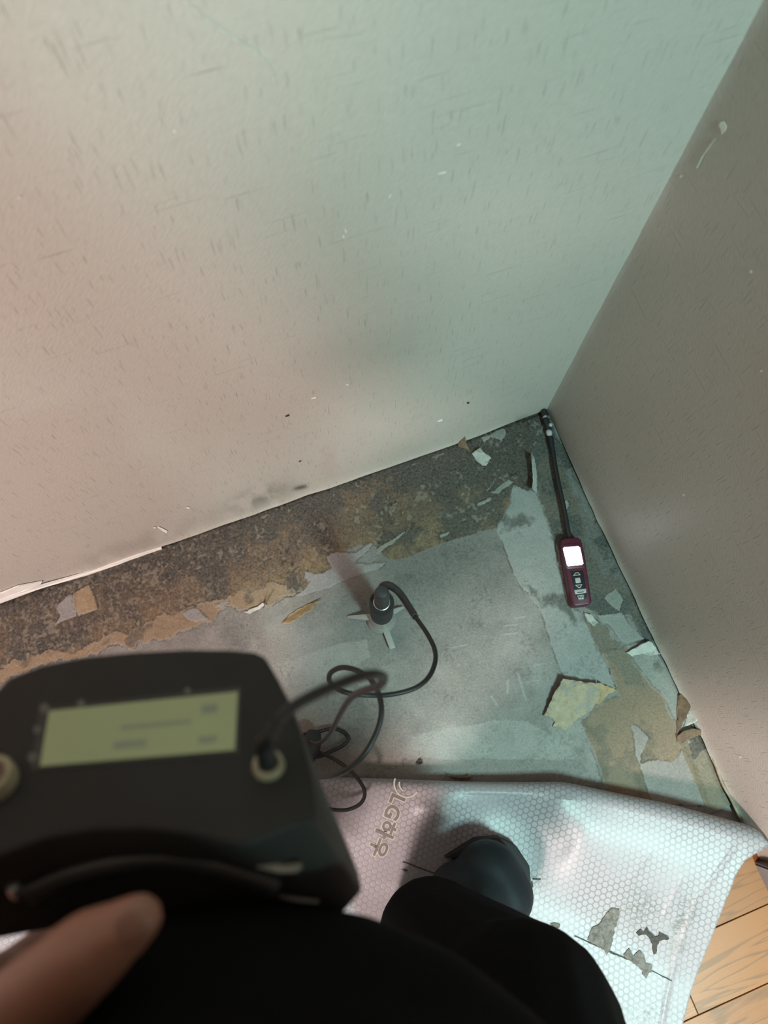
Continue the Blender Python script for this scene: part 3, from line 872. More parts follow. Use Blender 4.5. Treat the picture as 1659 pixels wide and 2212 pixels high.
# ---- the wood face still lying flat, plank by plank
def wood_material():
    m = NT('wood_print')
    info = m.n('ShaderNodeObjectInfo')
    co = m.n('ShaderNodeTexCoord').outputs['Object']
    rv = m.n('ShaderNodeCombineXYZ'); m.link(m.math('MULTIPLY', info.outputs['Random'], 37.0), rv.inputs[0]); m.link(m.math('MULTIPLY', info.outputs['Random'], 11.0), rv.inputs[1])
    p = m.vmath('ADD', co, rv.outputs[0])
    mp = m.n('ShaderNodeMapping'); m.link(p, mp.inputs[0]); mp.inputs['Scale'].default_value = (1.7, 21, 1)
    warp = m.noise(mp.outputs[0], 0.9, 3, 0.5, 0.8)
    rings = m.math('SINE', m.math('MULTIPLY', warp, 58.0))
    mg = m.n('ShaderNodeMapping'); m.link(p, mg.inputs[0]); mg.inputs['Scale'].default_value = (14, 420, 1)
    grain = m.noise(mg.outputs[0], 1.0, 3, 0.6)
    tone = m.mix(info.outputs['Random'], (0.265, 0.096, 0.029, 1), (0.33, 0.128, 0.041, 1))
    col = m.mix(m.math('MULTIPLY', m.rng(rings, 0.5, 1.0), 0.7), tone, (0.15, 0.06, 0.022, 1))
    col = m.mix(m.math('MULTIPLY', m.rng(grain, 0.45, 0.75), 0.35), col, (0.24, 0.12, 0.05, 1))
    m.set(Base_Color=col, Roughness=0.38)
    m.bump(m.math('ADD', grain, m.math('MULTIPLY', rings, -0.2)), 0.2, 0.0005)
    return m.m
wood = wood_material()
joint = simple('plank_joint', (0.10, 0.055, 0.028, 1), 0.7)
k0 = fl(1640, 1868, 0.02)
sy = fl(1600, 1979, 0.003).y                     # a long seam seen in the photo
sy2 = fl(1584, 2158, 0.003).y
pw = abs(sy - sy2)
def plank(x0, x1, y0, y1):
    g = 0.0006
    xs = np.linspace(x0 + g, x1 - g, max(2, int((x1 - x0) / 0.05) + 2))
    top = [min(y1 - g, float(smooth_interp(x, fx, fy)) - 0.012) for x in xs]
    if min(top) - y0 < 0.004:
        keep = [i for i, t in enumerate(top) if t - y0 > 0.006]
        if len(keep) < 2: return None
        xs = xs[keep]; top = [top[i] for i in keep]
    out = [(x, y0 + g) for x in xs] + [(x, t) for x, t in zip(xs[::-1], top[::-1])]
    ctr = Vector((sum(p[0] for p in out) / len(out), sum(p[1] for p in out) / len(out), 0))
    o = prism('plank', [(x - ctr.x, y - ctr.y, 0.0006) for x, y in out], [(x - ctr.x, y - ctr.y, 0.0034) for x, y in out], wood, None, bevel=0.0005, bseg=1, smooth=None)
    o.location = ctr
    o.parent = vinyl; o.matrix_parent_inverse = parent_matrix(vinyl).inverted()
    return o
ends = {0: fl(1630, 1915, .003).x, 1: fl(1500, 2172, .003).x, 2: -0.62}
for row in range(-2, 24):
    y1 = sy + pw - row * pw; y0 = y1 - pw
    e = ends.get(row, -0.25 - 0.37 * ((row * 0.618) % 1))
    if y0 < -3.19: break
    cuts = sorted([-2.99, -0.0145 if y1 < k0.y else -0.002] + [v for v in (e, e - 0.52, e - 1.04, e - 1.56, e - 2.08) if -2.9 < v < -0.03])
    for a, b in zip(cuts[:-1], cuts[1:]): plank(a, b, y0, y1)
# backing under the plank print
bx_ = np.linspace(-2.99, -0.002, 60)
bo = [(x, -3.15) for x in bx_] + [(x, float(smooth_interp(x, fx, fy)) - 0.013) for x in bx_[::-1]]
prism('flooring_base', [(x, y, -0.007) for x, y in bo], [(x, y, 0.0012) for x, y in bo], joint, vinyl, smooth=None)

# ---- dark skirting end on the right wall
skirt = simple('dark_grey_skirting', (0.055, 0.055, 0.062, 1), 0.5, var=0.15, scale=30)
skirt_face = simple('skirting_face', (0.23, 0.23, 0.26, 1), 0.45, var=0.1, scale=30)
tr = slab('trim_1', (-0.012, -1.6, 0.0036), (-0.0015, k0.y, 0.055), skirt, 'dark grey skirting board starting on the right wall beside the wood flooring')
slab('face_panel', (-0.0135, -1.6, 0.0036), (-0.012, k0.y - 0.004, 0.050), skirt_face, kind=None, parent=tr)

# ================================================================== PAPER SCRAPS AND DEBRIS ON THE FLOOR
def paper(name, a, b, spot=None, scale=120):
    m = NT(name)
    c = m.obj(); n = m.noise(c, scale, 4, 0.6)
    col = m.mix(m.rng(n, 0.35, 0.65), a, b)
    if spot: col = m.mix(m.rng(m.noise(c, scale * 0.5, 4, 0.7), 0.55, 0.62), col, spot)
    m.set(Base_Color=col, Roughness=0.75)
    m.bump(m.noise(c, 400, 3), 0.4, 0.0006)
    return m.m
beige = paper('beige_paper', (0.29, 0.235, 0.155, 1), (0.38, 0.325, 0.24, 1), (0.25, 0.23, 0.2, 1))
kraft = paper('kraft_paper', (0.30, 0.21, 0.11, 1), (0.40, 0.29, 0.16, 1))
brownp = paper('brown_paper', (0.10, 0.065, 0.04, 1), (0.17, 0.115, 0.07, 1))
palep = paper('pale_paper', (0.38, 0.375, 0.35, 1), (0.48, 0.475, 0.45, 1), (0.28, 0.27, 0.25, 1))

def flap(name, poly_px, hinge, lift, mat, label, cat='paper', power=1.5, curl=0.0, base=0.0012, wob=0.0015, jit=1.2):
    """a torn sheet lifting off the floor away from its hinge line (image points)"""
    rnd = random.Random(int(poly_px[0][0] * 7 + poly_px[0][1]))
    pts = densify(poly_px, 6)
    pts = [fl(p.x + rnd.uniform(-jit, jit), p.y + rnd.uniform(-jit, jit), base + lift * 0.4) for p in pts]
    h0, h1 = fl(*hinge[0], base), fl(*hinge[1], base)
    d = (h1 - h0); d.z = 0; d.normalize(); nrm = Vector((-d.y, d.x, 0))
    cen = sum(pts, Vector()) / len(pts)
    if (cen - h0).dot(nrm) < 0: nrm = -nrm
    far = max((p - h0).dot(nrm) for p in pts)
    root = Vector((cen.x, cen.y, 0))
    bm = flat_poly_bm([(p.x, p.y) for p in pts], 3)
    for v in bm.verts:
        p = Vector((v.co.x, v.co.y, 0))
        t = max(0.0, min(1.0, (p - Vector((h0.x, h0.y, 0))).dot(nrm) / far))
        z = base + lift * t ** power + wob * (mnoise.noise(p * 90) + 0.5 * mnoise.noise(p * 210)) * (0.3 + t)
        back = nrm * (-curl * far * t ** 3)
        v.co = p + back + Vector((0, 0, max(z, 0.0006))) - root
    o = from_bm(name, bm, mat, None, 1.2)
    o.location = root
    md = o.modifiers.new('thickness', 'SOLIDIFY'); md.thickness = 0.0007; md.offset = 1
    return tag(o, label, cat)
def c5(pts): return [(1100 + x / 2.968, 1300 + y / 2.968) for x, y in pts]
flap('paper_flap', c5([(220, 740), (250, 670), (285, 590), (335, 497), (450, 512), (570, 525), (592, 600), (560, 660), (530, 700), (450, 745), (400, 800), (368, 830), (320, 800), (280, 800), (300, 770), (250, 735)]), c5([(200, 830), (620, 740)]), 0.016, beige, 'crumpled beige paper flap lifting off the screed, grey mould on its lower corner', wob=0.003, power=1.2)
flap('paper_flap', c5([(575, 520), (700, 565), (640, 590), (590, 650), (560, 660), (565, 580)]), c5([(700, 560), (560, 670)]), 0.008, kraft, 'small tan paper triangle turned up beside the crumpled beige flap')
flap('curled_strip', [(1138, 985), (1152, 984), (1158, 1005), (1161, 1030), (1159, 1062), (1141, 1061), (1146, 1040), (1144, 1015)], [(1164, 985), (1166, 1064)], 0.022, palep, 'narrow curled pale paper strip standing up near the probe', curl=0.25, power=1.1)
flap('torn_corner', [(989, 962), (997, 941), (1003, 946), (1010, 957), (1018, 972), (1004, 965)], [(1004, 968), (1020, 972)], 0.020, brownp, 'small brown torn paper curl against the foot of the back wall')
flap('paper_scrap', [(1020, 980), (1028, 972), (1037, 970), (1044, 978), (1060, 992), (1049, 1007), (1038, 1002), (1030, 994)], [(1018, 985), (1036, 1004)], 0.007, palep, 'crumpled white scrap lying on the dark mould near the back wall', wob=0.004, power=0.8)
flap('paper_flap', [(1468, 1502), (1480, 1497), (1493, 1500), (1488, 1530), (1478, 1556), (1466, 1586), (1464, 1540)], [(1462, 1500), (1460, 1588)], 0.014, brownp, 'shaded inside of the paper flap at the right wall, shade put into its brown colour', power=1.3)  # shaded face of one flap, its shade put into the paper colour
flap('paper_flap', [(1494, 1502), (1501, 1524), (1505, 1556), (1492, 1564), (1480, 1570), (1486, 1545), (1491, 1525)], [(1478, 1572), (1492, 1500)], 0.012, palep, 'pale outer side of the same paper flap standing at the right wall', power=1.2)
flap('torn_stub', c5([(1078, 860), (1105, 830), (1160, 815), (1225, 820), (1235, 850), (1180, 870), (1140, 890), (1110, 905), (1085, 895)]), c5([(1235, 900), (1080, 915)]), 0.010, brownp, 'dark brown torn paper stub at the foot of the right wall')
flap('paper_sliver', [(1262, 1322), (1276, 1330), (1292, 1346), (1284, 1353), (1270, 1340)], [(1290, 1354), (1265, 1330)], 0.006, palep, 'small pale paper tip poking out below the red detector')
flap('paper_sliver', [(694, 1295), (682, 1308), (672, 1320), (640, 1340), (622, 1350), (608, 1347), (627, 1325), (658, 1307)], [(690, 1290), (604, 1344)], 0.010, kraft, 'pointed tan paper sliver lifting off the grey floor left of the sensor', power=1.0)
flap('paper_sliver', [(868, 1287), (884, 1299), (897, 1321), (893, 1327), (884, 1317), (872, 1302)], [(866, 1290), (890, 1328)], 0.006, brownp, 'brown paper sliver behind the cable beside the sensor')
flap('paper_flap', c5([(750, 325), (820, 285), (885, 255), (915, 265), (975, 335), (900, 345), (850, 330), (790, 350)]), c5([(760, 360), (980, 350)]), 0.008, palep, 'grey-white torn paper edge raised under the right wall above the tan paper', power=1.2)
flap('paper_sliver', [(528, 1322), (550, 1312), (568, 1303), (576, 1306), (560, 1316), (540, 1325)], [(530, 1326), (576, 1310)], 0.006, palep, 'thin pale paper sliver at the edge of the tan band')
def crumb(name, px, py, size, mat, label, seed):
    rnd = random.Random(seed)
    p = fl(px, py, 0.002)
    bm = bmesh.new()
    for k in range(6):
        c = Vector((rnd.uniform(-1, 1) * size, rnd.uniform(-0.6, 0.6) * size, size * rnd.uniform(0.15, 0.4)))
        r = size * rnd.uniform(0.22, 0.42)
        bmesh.ops.create_icosphere(bm, subdivisions=1, radius=r, matrix=Matrix.Translation(c) @ Matrix.Diagonal((1.5, 0.8, 0.6, 1)))
    o = from_bm(name, bm, mat, None, None)
    o.location = (p.x, p.y, 0.0008)
    return tag(o, label, 'debris')
crumb('black_crumb', 905, 1646, 0.0055, dark_speck, 'small black crumb on the floor before the folded sheet', 3)
flap('dry_leaf', [(962, 1672), (980, 1678), (1000, 1679), (1015, 1673), (1018, 1682), (1000, 1684), (980, 1683)], [(960, 1684), (1018, 1685)], 0.005, brownp, 'dry brown shred lying along the fold of the sheet', 'debris', power=0.8)
tw_pts = [fl(568, 1314, 0.002), fl(574, 1302, 0.006), fl(582, 1286, 0.012)]
tag(tube('splinter', catmull(tw_pts, 4), 0.0009, brownp, None, 6), 'thin brown splinter sticking up at the edge of the tan band', 'debris')
# pale strip of old paper along the foot of the back wall, left
def wall_strip(name, bot, top, label, off=0.0075):
    n = len(bot)
    A = [wa(*p, -off) for p in bot] + [wa(*p, -off * 0.8) for p in top[::-1]]
    B = [p + Vector((0, 0.0022, 0)) for p in A]
    o = prism(name, A, B, white_chip, None, smooth=None)
    return tag(o, label, 'paper')
wall_strip('paper_strip', [(-60, 1326), (0, 1304), (60, 1281), (100, 1268), (200, 1240), (300, 1206), (350, 1188)], [(-60, 1318), (0, 1296), (60, 1274), (100, 1262), (200, 1234), (300, 1199), (349, 1183)], 'long white paper strip along the foot of the back wall')
wall_strip('paper_strip', [(-60, 1316), (0, 1294), (40, 1280), (88, 1262)], [(-60, 1304), (0, 1283), (40, 1267), (91, 1257)], 'short white scrap above the long strip at the left edge', 0.0050)
ep = catmull([fl(1532, 1612, .004), fl(1545, 1650, .004), fl(1562, 1695, .005), fl(1580, 1728, .006), fl(1600, 1770, .006)], 5)
tag(tube('edging_strip', ep, 0.0021, paper('edging', (0.22, 0.17, 0.12, 1), (0.34, 0.27, 0.2, 1)), None, 7), 'thin brown edging strip lying along the foot of the right wall', 'strip')

# ================================================================== RED LEAK DETECTOR IN THE CORNER
maroon = simple('maroon_plastic', (0.075, 0.010, 0.026, 1), 0.42, var=0.12, scale=80)
black_pl = simple('black_plastic', (0.012, 0.012, 0.014, 1), 0.45, var=0.2, scale=80)
grey_key = simple('grey_key', (0.40, 0.39, 0.40, 1), 0.5, var=0.08, scale=200)
steel = simple('brushed_steel', (0.55, 0.56, 0.58, 1), 0.3, 0.9, var=0.1, scale=300)
screen_m = NT('lit_screen')
_g = screen_m.noise(screen_m.obj(), 40, 1)
screen_m.set(Base_Color=(0.8, 0.85, 0.95, 1), Roughness=0.3)
screen_m.b.inputs['Emission Color'].default_value = (0.86, 0.91, 1.0, 1)
screen_m.put(screen_m.b.inputs['Emission Strength'], screen_m.rng(_g, 0.0, 1.0, 6.0, 7.0))
screen_m = screen_m.m
red_icon = simple('red_icon', (0.8, 0.12, 0.15, 1), 0.5)
red_icon.node_tree.nodes['Principled BSDF'].inputs['Emission Color'].default_value = (1, 0.25, 0.3, 1)
red_icon.node_tree.nodes['Principled BSDF'].inputs['Emission Strength'].default_value = 0.8

det_base = fl(1250, 1245, 0.0)
det = tag(empty('leak_detector', (det_base.x, det_base.y, 0)), 'maroon handheld leak detector with glowing white screen and long black probe', 'detector')
zt = 0.024
top_px = [(1214, 1166), (1222, 1162), (1248, 1160), (1256, 1165), (1264, 1200), (1270, 1240), (1276, 1280), (1279, 1300), (1274, 1306), (1244, 1310), (1237, 1306), (1233, 1290), (1224, 1240), (1217, 1200)]
topo = [fl(a, b, zt) for a, b in top_px]
cen = sum(topo, Vector()) / len(topo)
lo = [Vector((cen.x + (p.x - cen.x) * 1.02 , cen.y + (p.y - cen.y) * 1.0, 0.002)) for p in topo]
prism('body', lo, topo, maroon, det, bevel=0.004, bseg=3)
def on_top(name, poly, z0, z1, mat, bev=0.0, parent=None, label=None):
    o = prism(name, [fl(a, b, z0) for a, b in poly], [fl(a, b, z1) for a, b in poly], mat, parent or det, bevel=bev, bseg=2)
    if label: o['label'] = label
    return o
on_top('bezel', [(1212, 1178), (1218, 1175), (1252, 1173), (1257, 1177), (1265, 1222), (1261, 1226), (1226, 1229), (1221, 1225)], zt - 0.003, zt + 0.0006, maroon, 0.0005)
scr = on_top('screen', [(1216, 1185), (1219, 1182), (1249, 1180), (1253, 1183), (1260, 1217), (1257, 1220), (1228, 1223), (1225, 1221)], zt - 0.001, zt + 0.0012, screen_m, 0.0, None, 'glowing white display')
for (a, b, w) in [(1228, 1219.5, 1.3), (1239.5, 1218.5, 2.2), (1255.5, 1217.5, 1.3)]:
    o = on_top('icon', [(a - w, b - 1.2), (a + w, b - 1.5), (a + w + .3, b + 1.2), (a - w + .3, b + 1.5)], zt + 0.0012, zt + 0.0015, red_icon, 0, scr)
kp = on_top('keypad', [(1232, 1234), (1260, 1232), (1266, 1270), (1267, 1290), (1262, 1296), (1249, 1297), (1245, 1290), (1240, 1272)], zt - 0.002, zt + 0.0007, black_pl, 0.0004)
def outline_key(name, pts, inner, z):
    a = [fl(x, y, z) for x, y in pts]; b = [fl(x, y, z) for x, y in inner]
    bm = bmesh.new()
    A = [bm.verts.new(p) for p in a]; B = [bm.verts.new(p) for p in b]
    A2 = [bm.verts.new(p + Vector((0, 0, .0007))) for p in a]; B2 = [bm.verts.new(p + Vector((0, 0, .0007))) for p in b]
    n = len(A)
    for i in range(n):
        j = (i + 1) % n
        for q in ((A[i], A[j], B[j], B[i]), (A2[i], B2[i], B2[j], A2[j]), (A[i], A2[i], A2[j], A[j]), (B[i], B[j], B2[j], B2[i])): bm.faces.new(q)
    return from_bm(name, bm, grey_key, kp, None)
outline_key('up_key', [(1237.5, 1244), (1243, 1237), (1249, 1236.5), (1254, 1242.5)], [(1240.5, 1242.2), (1244, 1238.4), (1248.5, 1238), (1251, 1241.3)], zt + 0.0006)
on_top('ok_key', [(1242, 1249), (1252.5, 1247.5), (1255, 1257), (1253.5, 1259), (1245, 1260), (1243.5, 1258.5)], zt + 0.0004, zt + 0.0018, grey_key, 0.0003, kp)
outline_key('down_key', [(1242, 1264), (1258, 1262), (1254, 1269), (1251, 1271)], [(1245.5, 1265), (1255, 1263.8), (1252.3, 1267.8), (1250.8, 1268.6)], zt + 0.0006)
on_top('name_plate', [(1240, 1274.5), (1266, 1271.5), (1266.5, 1280.5), (1243, 1284)], zt + 0.0004, zt + 0.0014, grey_key, 0.0003, kp)
on_top('print_bar', [(1247, 1279.5), (1261, 1277.5), (1261.2, 1279), (1247.4, 1281)], zt + 0.0013, zt + 0.0017, black_pl, 0, kp)
on_top('power_key', [(1246.5, 1286.5), (1260.5, 1284.5), (1261, 1294), (1250, 1294.5)], zt + 0.0004, zt + 0.0015, grey_key, 0.0003, kp)
for q in ([(1249.5, 1288), (1252, 1287.6), (1253, 1291.5), (1250.6, 1291.9)], [(1254, 1287.4), (1255.6, 1287.2), (1256.6, 1292.5), (1255, 1292.8)], [(1257.6, 1286.8), (1259, 1286.6), (1259.6, 1291), (1258.3, 1291.2)]):
    on_top('print_mark', q, zt + 0.0014, zt + 0.0017, black_pl, 0, kp)
neck = catmull([fl(1237, 1178, 0.013), fl(1228, 1150, 0.013), fl(1219, 1100, 0.013), fl(1209, 1055, 0.013), fl(1200, 1010, 0.012), fl(1195, 975, 0.011), fl(1191, 955, 0.011)], 14)
rad = [0.0035 + (0.00035 if i % 2 else 0) for i in range(len(neck))]
tube('gooseneck', neck, rad, black_pl, det, 12)
tube('collar', [fl(1193, 968, .011), fl(1190, 948, .011), fl(1189, 944, .011)], [0.0042, 0.0046, 0.0044], black_pl, det, 16)
def ball(name, c, r, mat, parent, sc=(1, 1, 1)):
    bm = bmesh.new()
    bmesh.ops.create_uvsphere(bm, u_segments=18, v_segments=10, radius=r, matrix=Matrix.Translation(c) @ Matrix.Diagonal((*sc, 1)))
    return from_bm(name, bm, mat, parent, 3.1)
ball('ferrule', fl(1186, 935, .011), 0.0052, grey_key, det, (1, 1.25, 1))
tube('probe_tip', [fl(1186, 928, .011), fl(1181, 914, .012), fl(1179, 906, .012)], [0.0046, 0.0052, 0.005], black_pl, det, 16)
ball('sensor_button', fl(1189, 918, .015), 0.0034, grey_key, det)
tube('tip_ring', [fl(1178.5, 904, .012), fl(1178, 900, .012)], [0.0052, 0.0052], steel, det, 16)
tube('probe_cap', catmull([fl(1178, 901, .012), fl(1176, 893, .012), fl(1175, 886, .012), fl(1175, 884, .012)], 4), [0.005, 0.0052, 0.0054, 0.0055, 0.0055, 0.0054, 0.0052, 0.005, 0.0048, 0.0045, 0.004, 0.0030, 0.0012], black_pl, det, 16)

# ================================================================== FLOOR SENSOR ON ITS CLEAR FOOT
rubber = simple('black_rubber', (0.014, 0.014, 0.015, 1), 0.62, var=0.25, scale=150)
grey_rubber = simple('grey_rubber', (0.035, 0.035, 0.037, 1), 0.6, var=0.2, scale=150)
clear = NT('clear_acrylic')
clear.set(Base_Color=clear.mix(clear.noise(clear.obj(), 50, 2), (0.68, 0.66, 0.64, 1), (0.80, 0.78, 0.76, 1)), Roughness=0.22, IOR=1.35)
clear.b.inputs['Transmission Weight'].default_value = 0.56
clear = clear.m
S0 = fl(824, 1338, 0.0)
sen = tag(empty('floor_sensor', (S0.x, S0.y, 0)), 'black cylindrical floor sensor on a clear three-legged foot with a cable on top', 'sensor')
Zx = Vector((0, 0, 1))
lathe('foot_dome', [(0.0, 0.004), (0.0205, 0.004), (0.0212, 0.008), (0.0205, 0.014), (0.0185, 0.019), (0.0178, 0.026), (0.0168, 0.045), (0.0160, 0.058), (0.0, 0.058)], S0, Zx, clear, sen, 40)
lathe('foot_rim', [(0.0196, 0.001), (0.0222, 0.002), (0.0226, 0.006), (0.0214, 0.009), (0.0196, 0.008), (0.0196, 0.001)], S0, Zx, clear, sen, 40)
lathe('cap', [(0.0, 0.0565), (0.0158, 0.0565), (0.0166, 0.0610), (0.0168, 0.1130), (0.0164, 0.1333), (0.0168, 0.1379), (0.0168, 0.1582), (0.0160, 0.1622), (0.0118, 0.1622), (0.0112, 0.1571), (0.0, 0.1571)], S0, Zx, rubber, sen, 40)
lathe('socket_ring', [(0.0100, 0.1571), (0.0112, 0.1571), (0.0113, 0.1627), (0.0102, 0.1633), (0.0100, 0.1571)], S0, Zx, steel, sen, 32)
def leg(tip_px, w, h, mat, blunt=0.25):
    T = fl(*tip_px, 0.0); d = (T - S0); L = d.length; d.normalize(); s = Vector((-d.y, d.x, 0))
    a = S0 + d * 0.016
    A, B = [], []
    prof = [(0.0, 0.001), (0.0, h), (L - 0.016, h * blunt), (L - 0.016, 0.001)]
    for t, z in prof:
        k = w / 2 * (1.0 if t == 0 else (0.95 if blunt > 0.5 else 0.35))
        A.append(a + d * t + s * k + Zx * z); B.append(a + d * t - s * k + Zx * z)
    return prism('leg', A, B, mat, sen, bevel=0.0006, bseg=2)
leg((750, 1333), 0.010, 0.020, clear, 0.12)
leg((848, 1402), 0.0095, 0.012, clear, 0.9)
leg((872, 1312), 0.010, 0.016, clear, 0.3)

# ================================================================== CABLE from the meter to the sensor
top = S0 + Zx * 0.200
def pth(lst): return [cp(a, b, d) for a, b, d in lst]
cable_pts = pth([(596, 1560, .300), (628, 1530, .305), (672, 1504, .312), (724, 1481, .322), (776, 1462, .335), (812, 1457, .352), (829, 1465, .375), (818, 1482, .410), (786, 1492, .460), (758, 1508, .540), (735, 1542, .64), (716, 1580, .76), (700, 1598, .86), (684, 1606, .94)])
p_floor = [fl(a, b, z) for a, b, z in [(668, 1600, .05), (655, 1588, .03), (690, 1580, .012), (722, 1574, .010), (748, 1586, .009), (752, 1598, .009), (738, 1612, .009), (712, 1624, .012), (690, 1634, .024), (668, 1634, .03),
                                       (660, 1622, .03), (690, 1626, .030), (722, 1640, .032), (756, 1664, .040), (780, 1692, .048), (788, 1716, .050), (776, 1738, .050), (744, 1750, .05), (700, 1745, .055), (650, 1725, .10)]]
p_loop = pth([(630, 1700, .86), (650, 1684, .78), (688, 1678, .71), (724, 1674, .665), (758, 1657, .650), (792, 1622, .645), (816, 1575, .650), (824, 1535, .655), (817, 1497, .662), (797, 1464, .67), (768, 1447, .68), (738, 1442, .69), (716, 1452, .70), (711, 1468, .71), (724, 1485, .72), (752, 1497, .73), (796, 1502, .735),
              (846, 1500, .735), (895, 1487, .74), (925, 1464, .75), (940, 1430, .765), (938, 1400, .785), (922, 1368, .81), (900, 1336, .84)])
p_top = pth([(884, 1312, .865), (870, 1290, .885), (855, 1273, .893), (838, 1264, .90), (826, 1268, .910)])
cab_all = catmull(cable_pts + p_floor + p_loop + p_top + [top + Zx * 0.018], 7)
black_cable = simple('black_cable', (0.009, 0.009, 0.010, 1), 0.5, var=0.2, scale=200, bump=0.0002)
cab = tag(tube('sensor_cable', cab_all, 0.00265, black_cable, None, 10), 'thin black looped cable running from the handheld meter to the floor sensor', 'cable')
i0 = len(cab_all) - 7 * 6
tube('strain_relief', cab_all[i0:-2], [0.0042 + 0.0013 * k / (len(cab_all) - 2 - i0) for k in range(len(cab_all) - 2 - i0)], grey_rubber, cab, 12)
lathe('plug', [(0.0, 0.160), (0.0098, 0.160), (0.0101, 0.168), (0.0101, 0.212), (0.0095, 0.228), (0.0076, 0.240), (0.0, 0.243)], S0, Zx, grey_rubber, cab, 28)
tz = fl(672, 1612, .03)
tube('cable_tie', [tz + Vector((-0.012, -0.016, 0)), tz + Vector((-0.004, -0.006, .006)), tz + Vector((0.004, 0.006, .006)), tz + Vector((0.010, 0.016, 0.0))], [0.010, 0.014, 0.014, 0.010], rubber, cab, 12)

# ================================================================== HANDHELD METER, close to the camera
ND = Vector((0.02, 0.75, 0.66)).normalized()            # face normal in camera axes
P0 = Vector(((330 - PPX) / F_PX * .29, -(1800 - PPY) / F_PX * .29, -.29))
def dv(px, py, w=0.0):
    """image point -> world point on the plane lying w behind the meter's face"""
    r = Vector(((px - PPX) / F_PX, -(py - PPY) / F_PX, -1.0))
    q = P0 - ND * w
    return CAM_LOC + CAM_R @ (r * (q.dot(ND) / r.dot(ND)))
NW = CAM_R @ ND
shell_m = simple('black_abs', (0.0105, 0.0088, 0.0082, 1), 0.68, var=0.12, scale=60, bump=0.0002)
face_px = [(-80, 1560), (0, 1484), (18, 1464), (90, 1436), (180, 1418), (280, 1408), (400, 1402), (500, 1403), (552, 1408), (572, 1418), (600, 1465), (630, 1525), (650, 1590), (668, 1660), (678, 1720), (681, 1775), (635, 1780), (543, 1821), (512, 1826), (410, 1801), (307, 1790), (205, 1793), (102, 1811), (0, 1849), (-80, 1890)]
base_px = [(-80, 1640), (0, 1560), (30, 1540), (90, 1520), (180, 1500), (280, 1490), (400, 1484), (500, 1484), (552, 1488), (606, 1500), (642, 1565), (676, 1645), (708, 1730), (745, 1812), (776, 1888), (785, 1926), (745, 1972), (660, 1982), (600, 1985), (450, 1985), (330, 1990), (220, 2000), (110, 2010), (0, 2030), (-80, 2060)]
mc = dv(330, 1640, 0.04)
meter = tag(empty('handheld_meter', mc), 'black handheld meter with a green display, out of focus in the foreground', 'meter')
prism('housing', [dv(*p, 0.068) for p in base_px], [dv(*p, 0.0) for p in face_px], shell_m, meter, bevel=0.0022, bseg=3)
def on_face(name, poly, w0, w1, mat, parent=None, bev=0.0, label=None):
    o = prism(name, [dv(a, b, w0) for a, b in poly], [dv(a, b, w1) for a, b in poly], mat, parent or meter, bevel=bev, bseg=2)
    if label: o['label'] = label
    return o
lcd_m = NT('green_lcd')
_n = lcd_m.noise(lcd_m.obj(), 30, 2)
lcd_m.set(Base_Color=lcd_m.mix(_n, (0.13, 0.14, 0.07, 1), (0.16, 0.17, 0.08, 1)), Roughness=0.35)
lcd_m.b.inputs['Emission Color'].default_value = (0.62, 0.70, 0.34, 1)
lcd_m.b.inputs['Emission Strength'].default_value = 0.135
lcd_m = lcd_m.m
ink = simple('lcd_ink', (0.10, 0.11, 0.08, 1), 0.4)
ink.node_tree.nodes['Principled BSDF'].inputs['Emission Color'].default_value = (0.5, 0.58, 0.36, 1)
ink.node_tree.nodes['Principled BSDF'].inputs['Emission Strength'].default_value = 0.115
frame_m = simple('lcd_frame', (0.03, 0.028, 0.026, 1), 0.5)
on_face('lcd_frame', [(84, 1530), (522, 1482), (516, 1628), (66, 1664)], 0.002, -0.0004, frame_m)
lcd = on_face('lcd_screen', [(106, 1536), (514, 1494), (507, 1620), (86, 1655)], 0.0, -0.0010, lcd_m, None, 0, 'olive green display')
for q in ([(246, 1602), (316, 1596), (314, 1612), (244, 1618)], [(262, 1568), (412, 1554), (411, 1562), (261, 1576)], [(436, 1524), (470, 1520), (469, 1538), (435, 1542)], [(430, 1592), (468, 1588), (467, 1602), (429, 1606)]):
    on_face('display_segment', q, -0.0008, -0.0013, ink, lcd)
dotm = simple('grey_print', (0.11, 0.105, 0.10, 1), 0.6)
for a, b, r in [(96, 1530, 11), (80, 1576, 9), (70, 1636, 11), (175, 1520, 9), (405, 1492, 7)]:
    on_face('printed_mark', [(a + r * math.cos(t), b + r * math.sin(t)) for t in np.linspace(0, 2 * math.pi, 13)[:-1]], 0.0005, -0.0005, dotm)
cream = simple('cream_ring', (0.34, 0.30, 0.20, 1), 0.45, var=0.15, scale=200)
knob_red = simple('brown_knob', (0.17, 0.09, 0.055, 1), 0.5, var=0.15, scale=100)
JC = dv(580, 1655)
jk = lathe('jack_ring', [(0.0042, -0.001), (0.0042, 0.0026), (0.0050, 0.0034), (0.0066, 0.0030), (0.0072, 0.0005), (0.0072, -0.001)], JC, NW, cream, meter, 32)
KC = dv(-14, 1690)
kn = lathe('knob', [(0.0, 0.006), (0.0062, 0.006), (0.0068, 0.0072), (0.0090, 0.0072), (0.0100, 0.005), (0.0104, 0.0), (0.0104, -0.001)], KC, NW, cream, meter, 40)
lathe('knob_cap', [(0.0, 0.0078), (0.0058, 0.0074), (0.0064, 0.0060), (0.0064, 0.005)], KC, NW, knob_red, kn, 32)
jp = [JC - NW * 0.001, JC + NW * 0.006, JC + NW * 0.013 + CAM_R @ Vector((-0.0006, 0.0025, 0)), cp(582, 1592, .2975), cp(596, 1560, .300)]
tube('jack_plug', catmull(jp, 5), [0.0042] * 9 + [0.004, 0.0038, 0.0036, 0.0035, 0.0034, 0.0033, 0.0031] + [0.003] * 5, rubber, cab, 14)
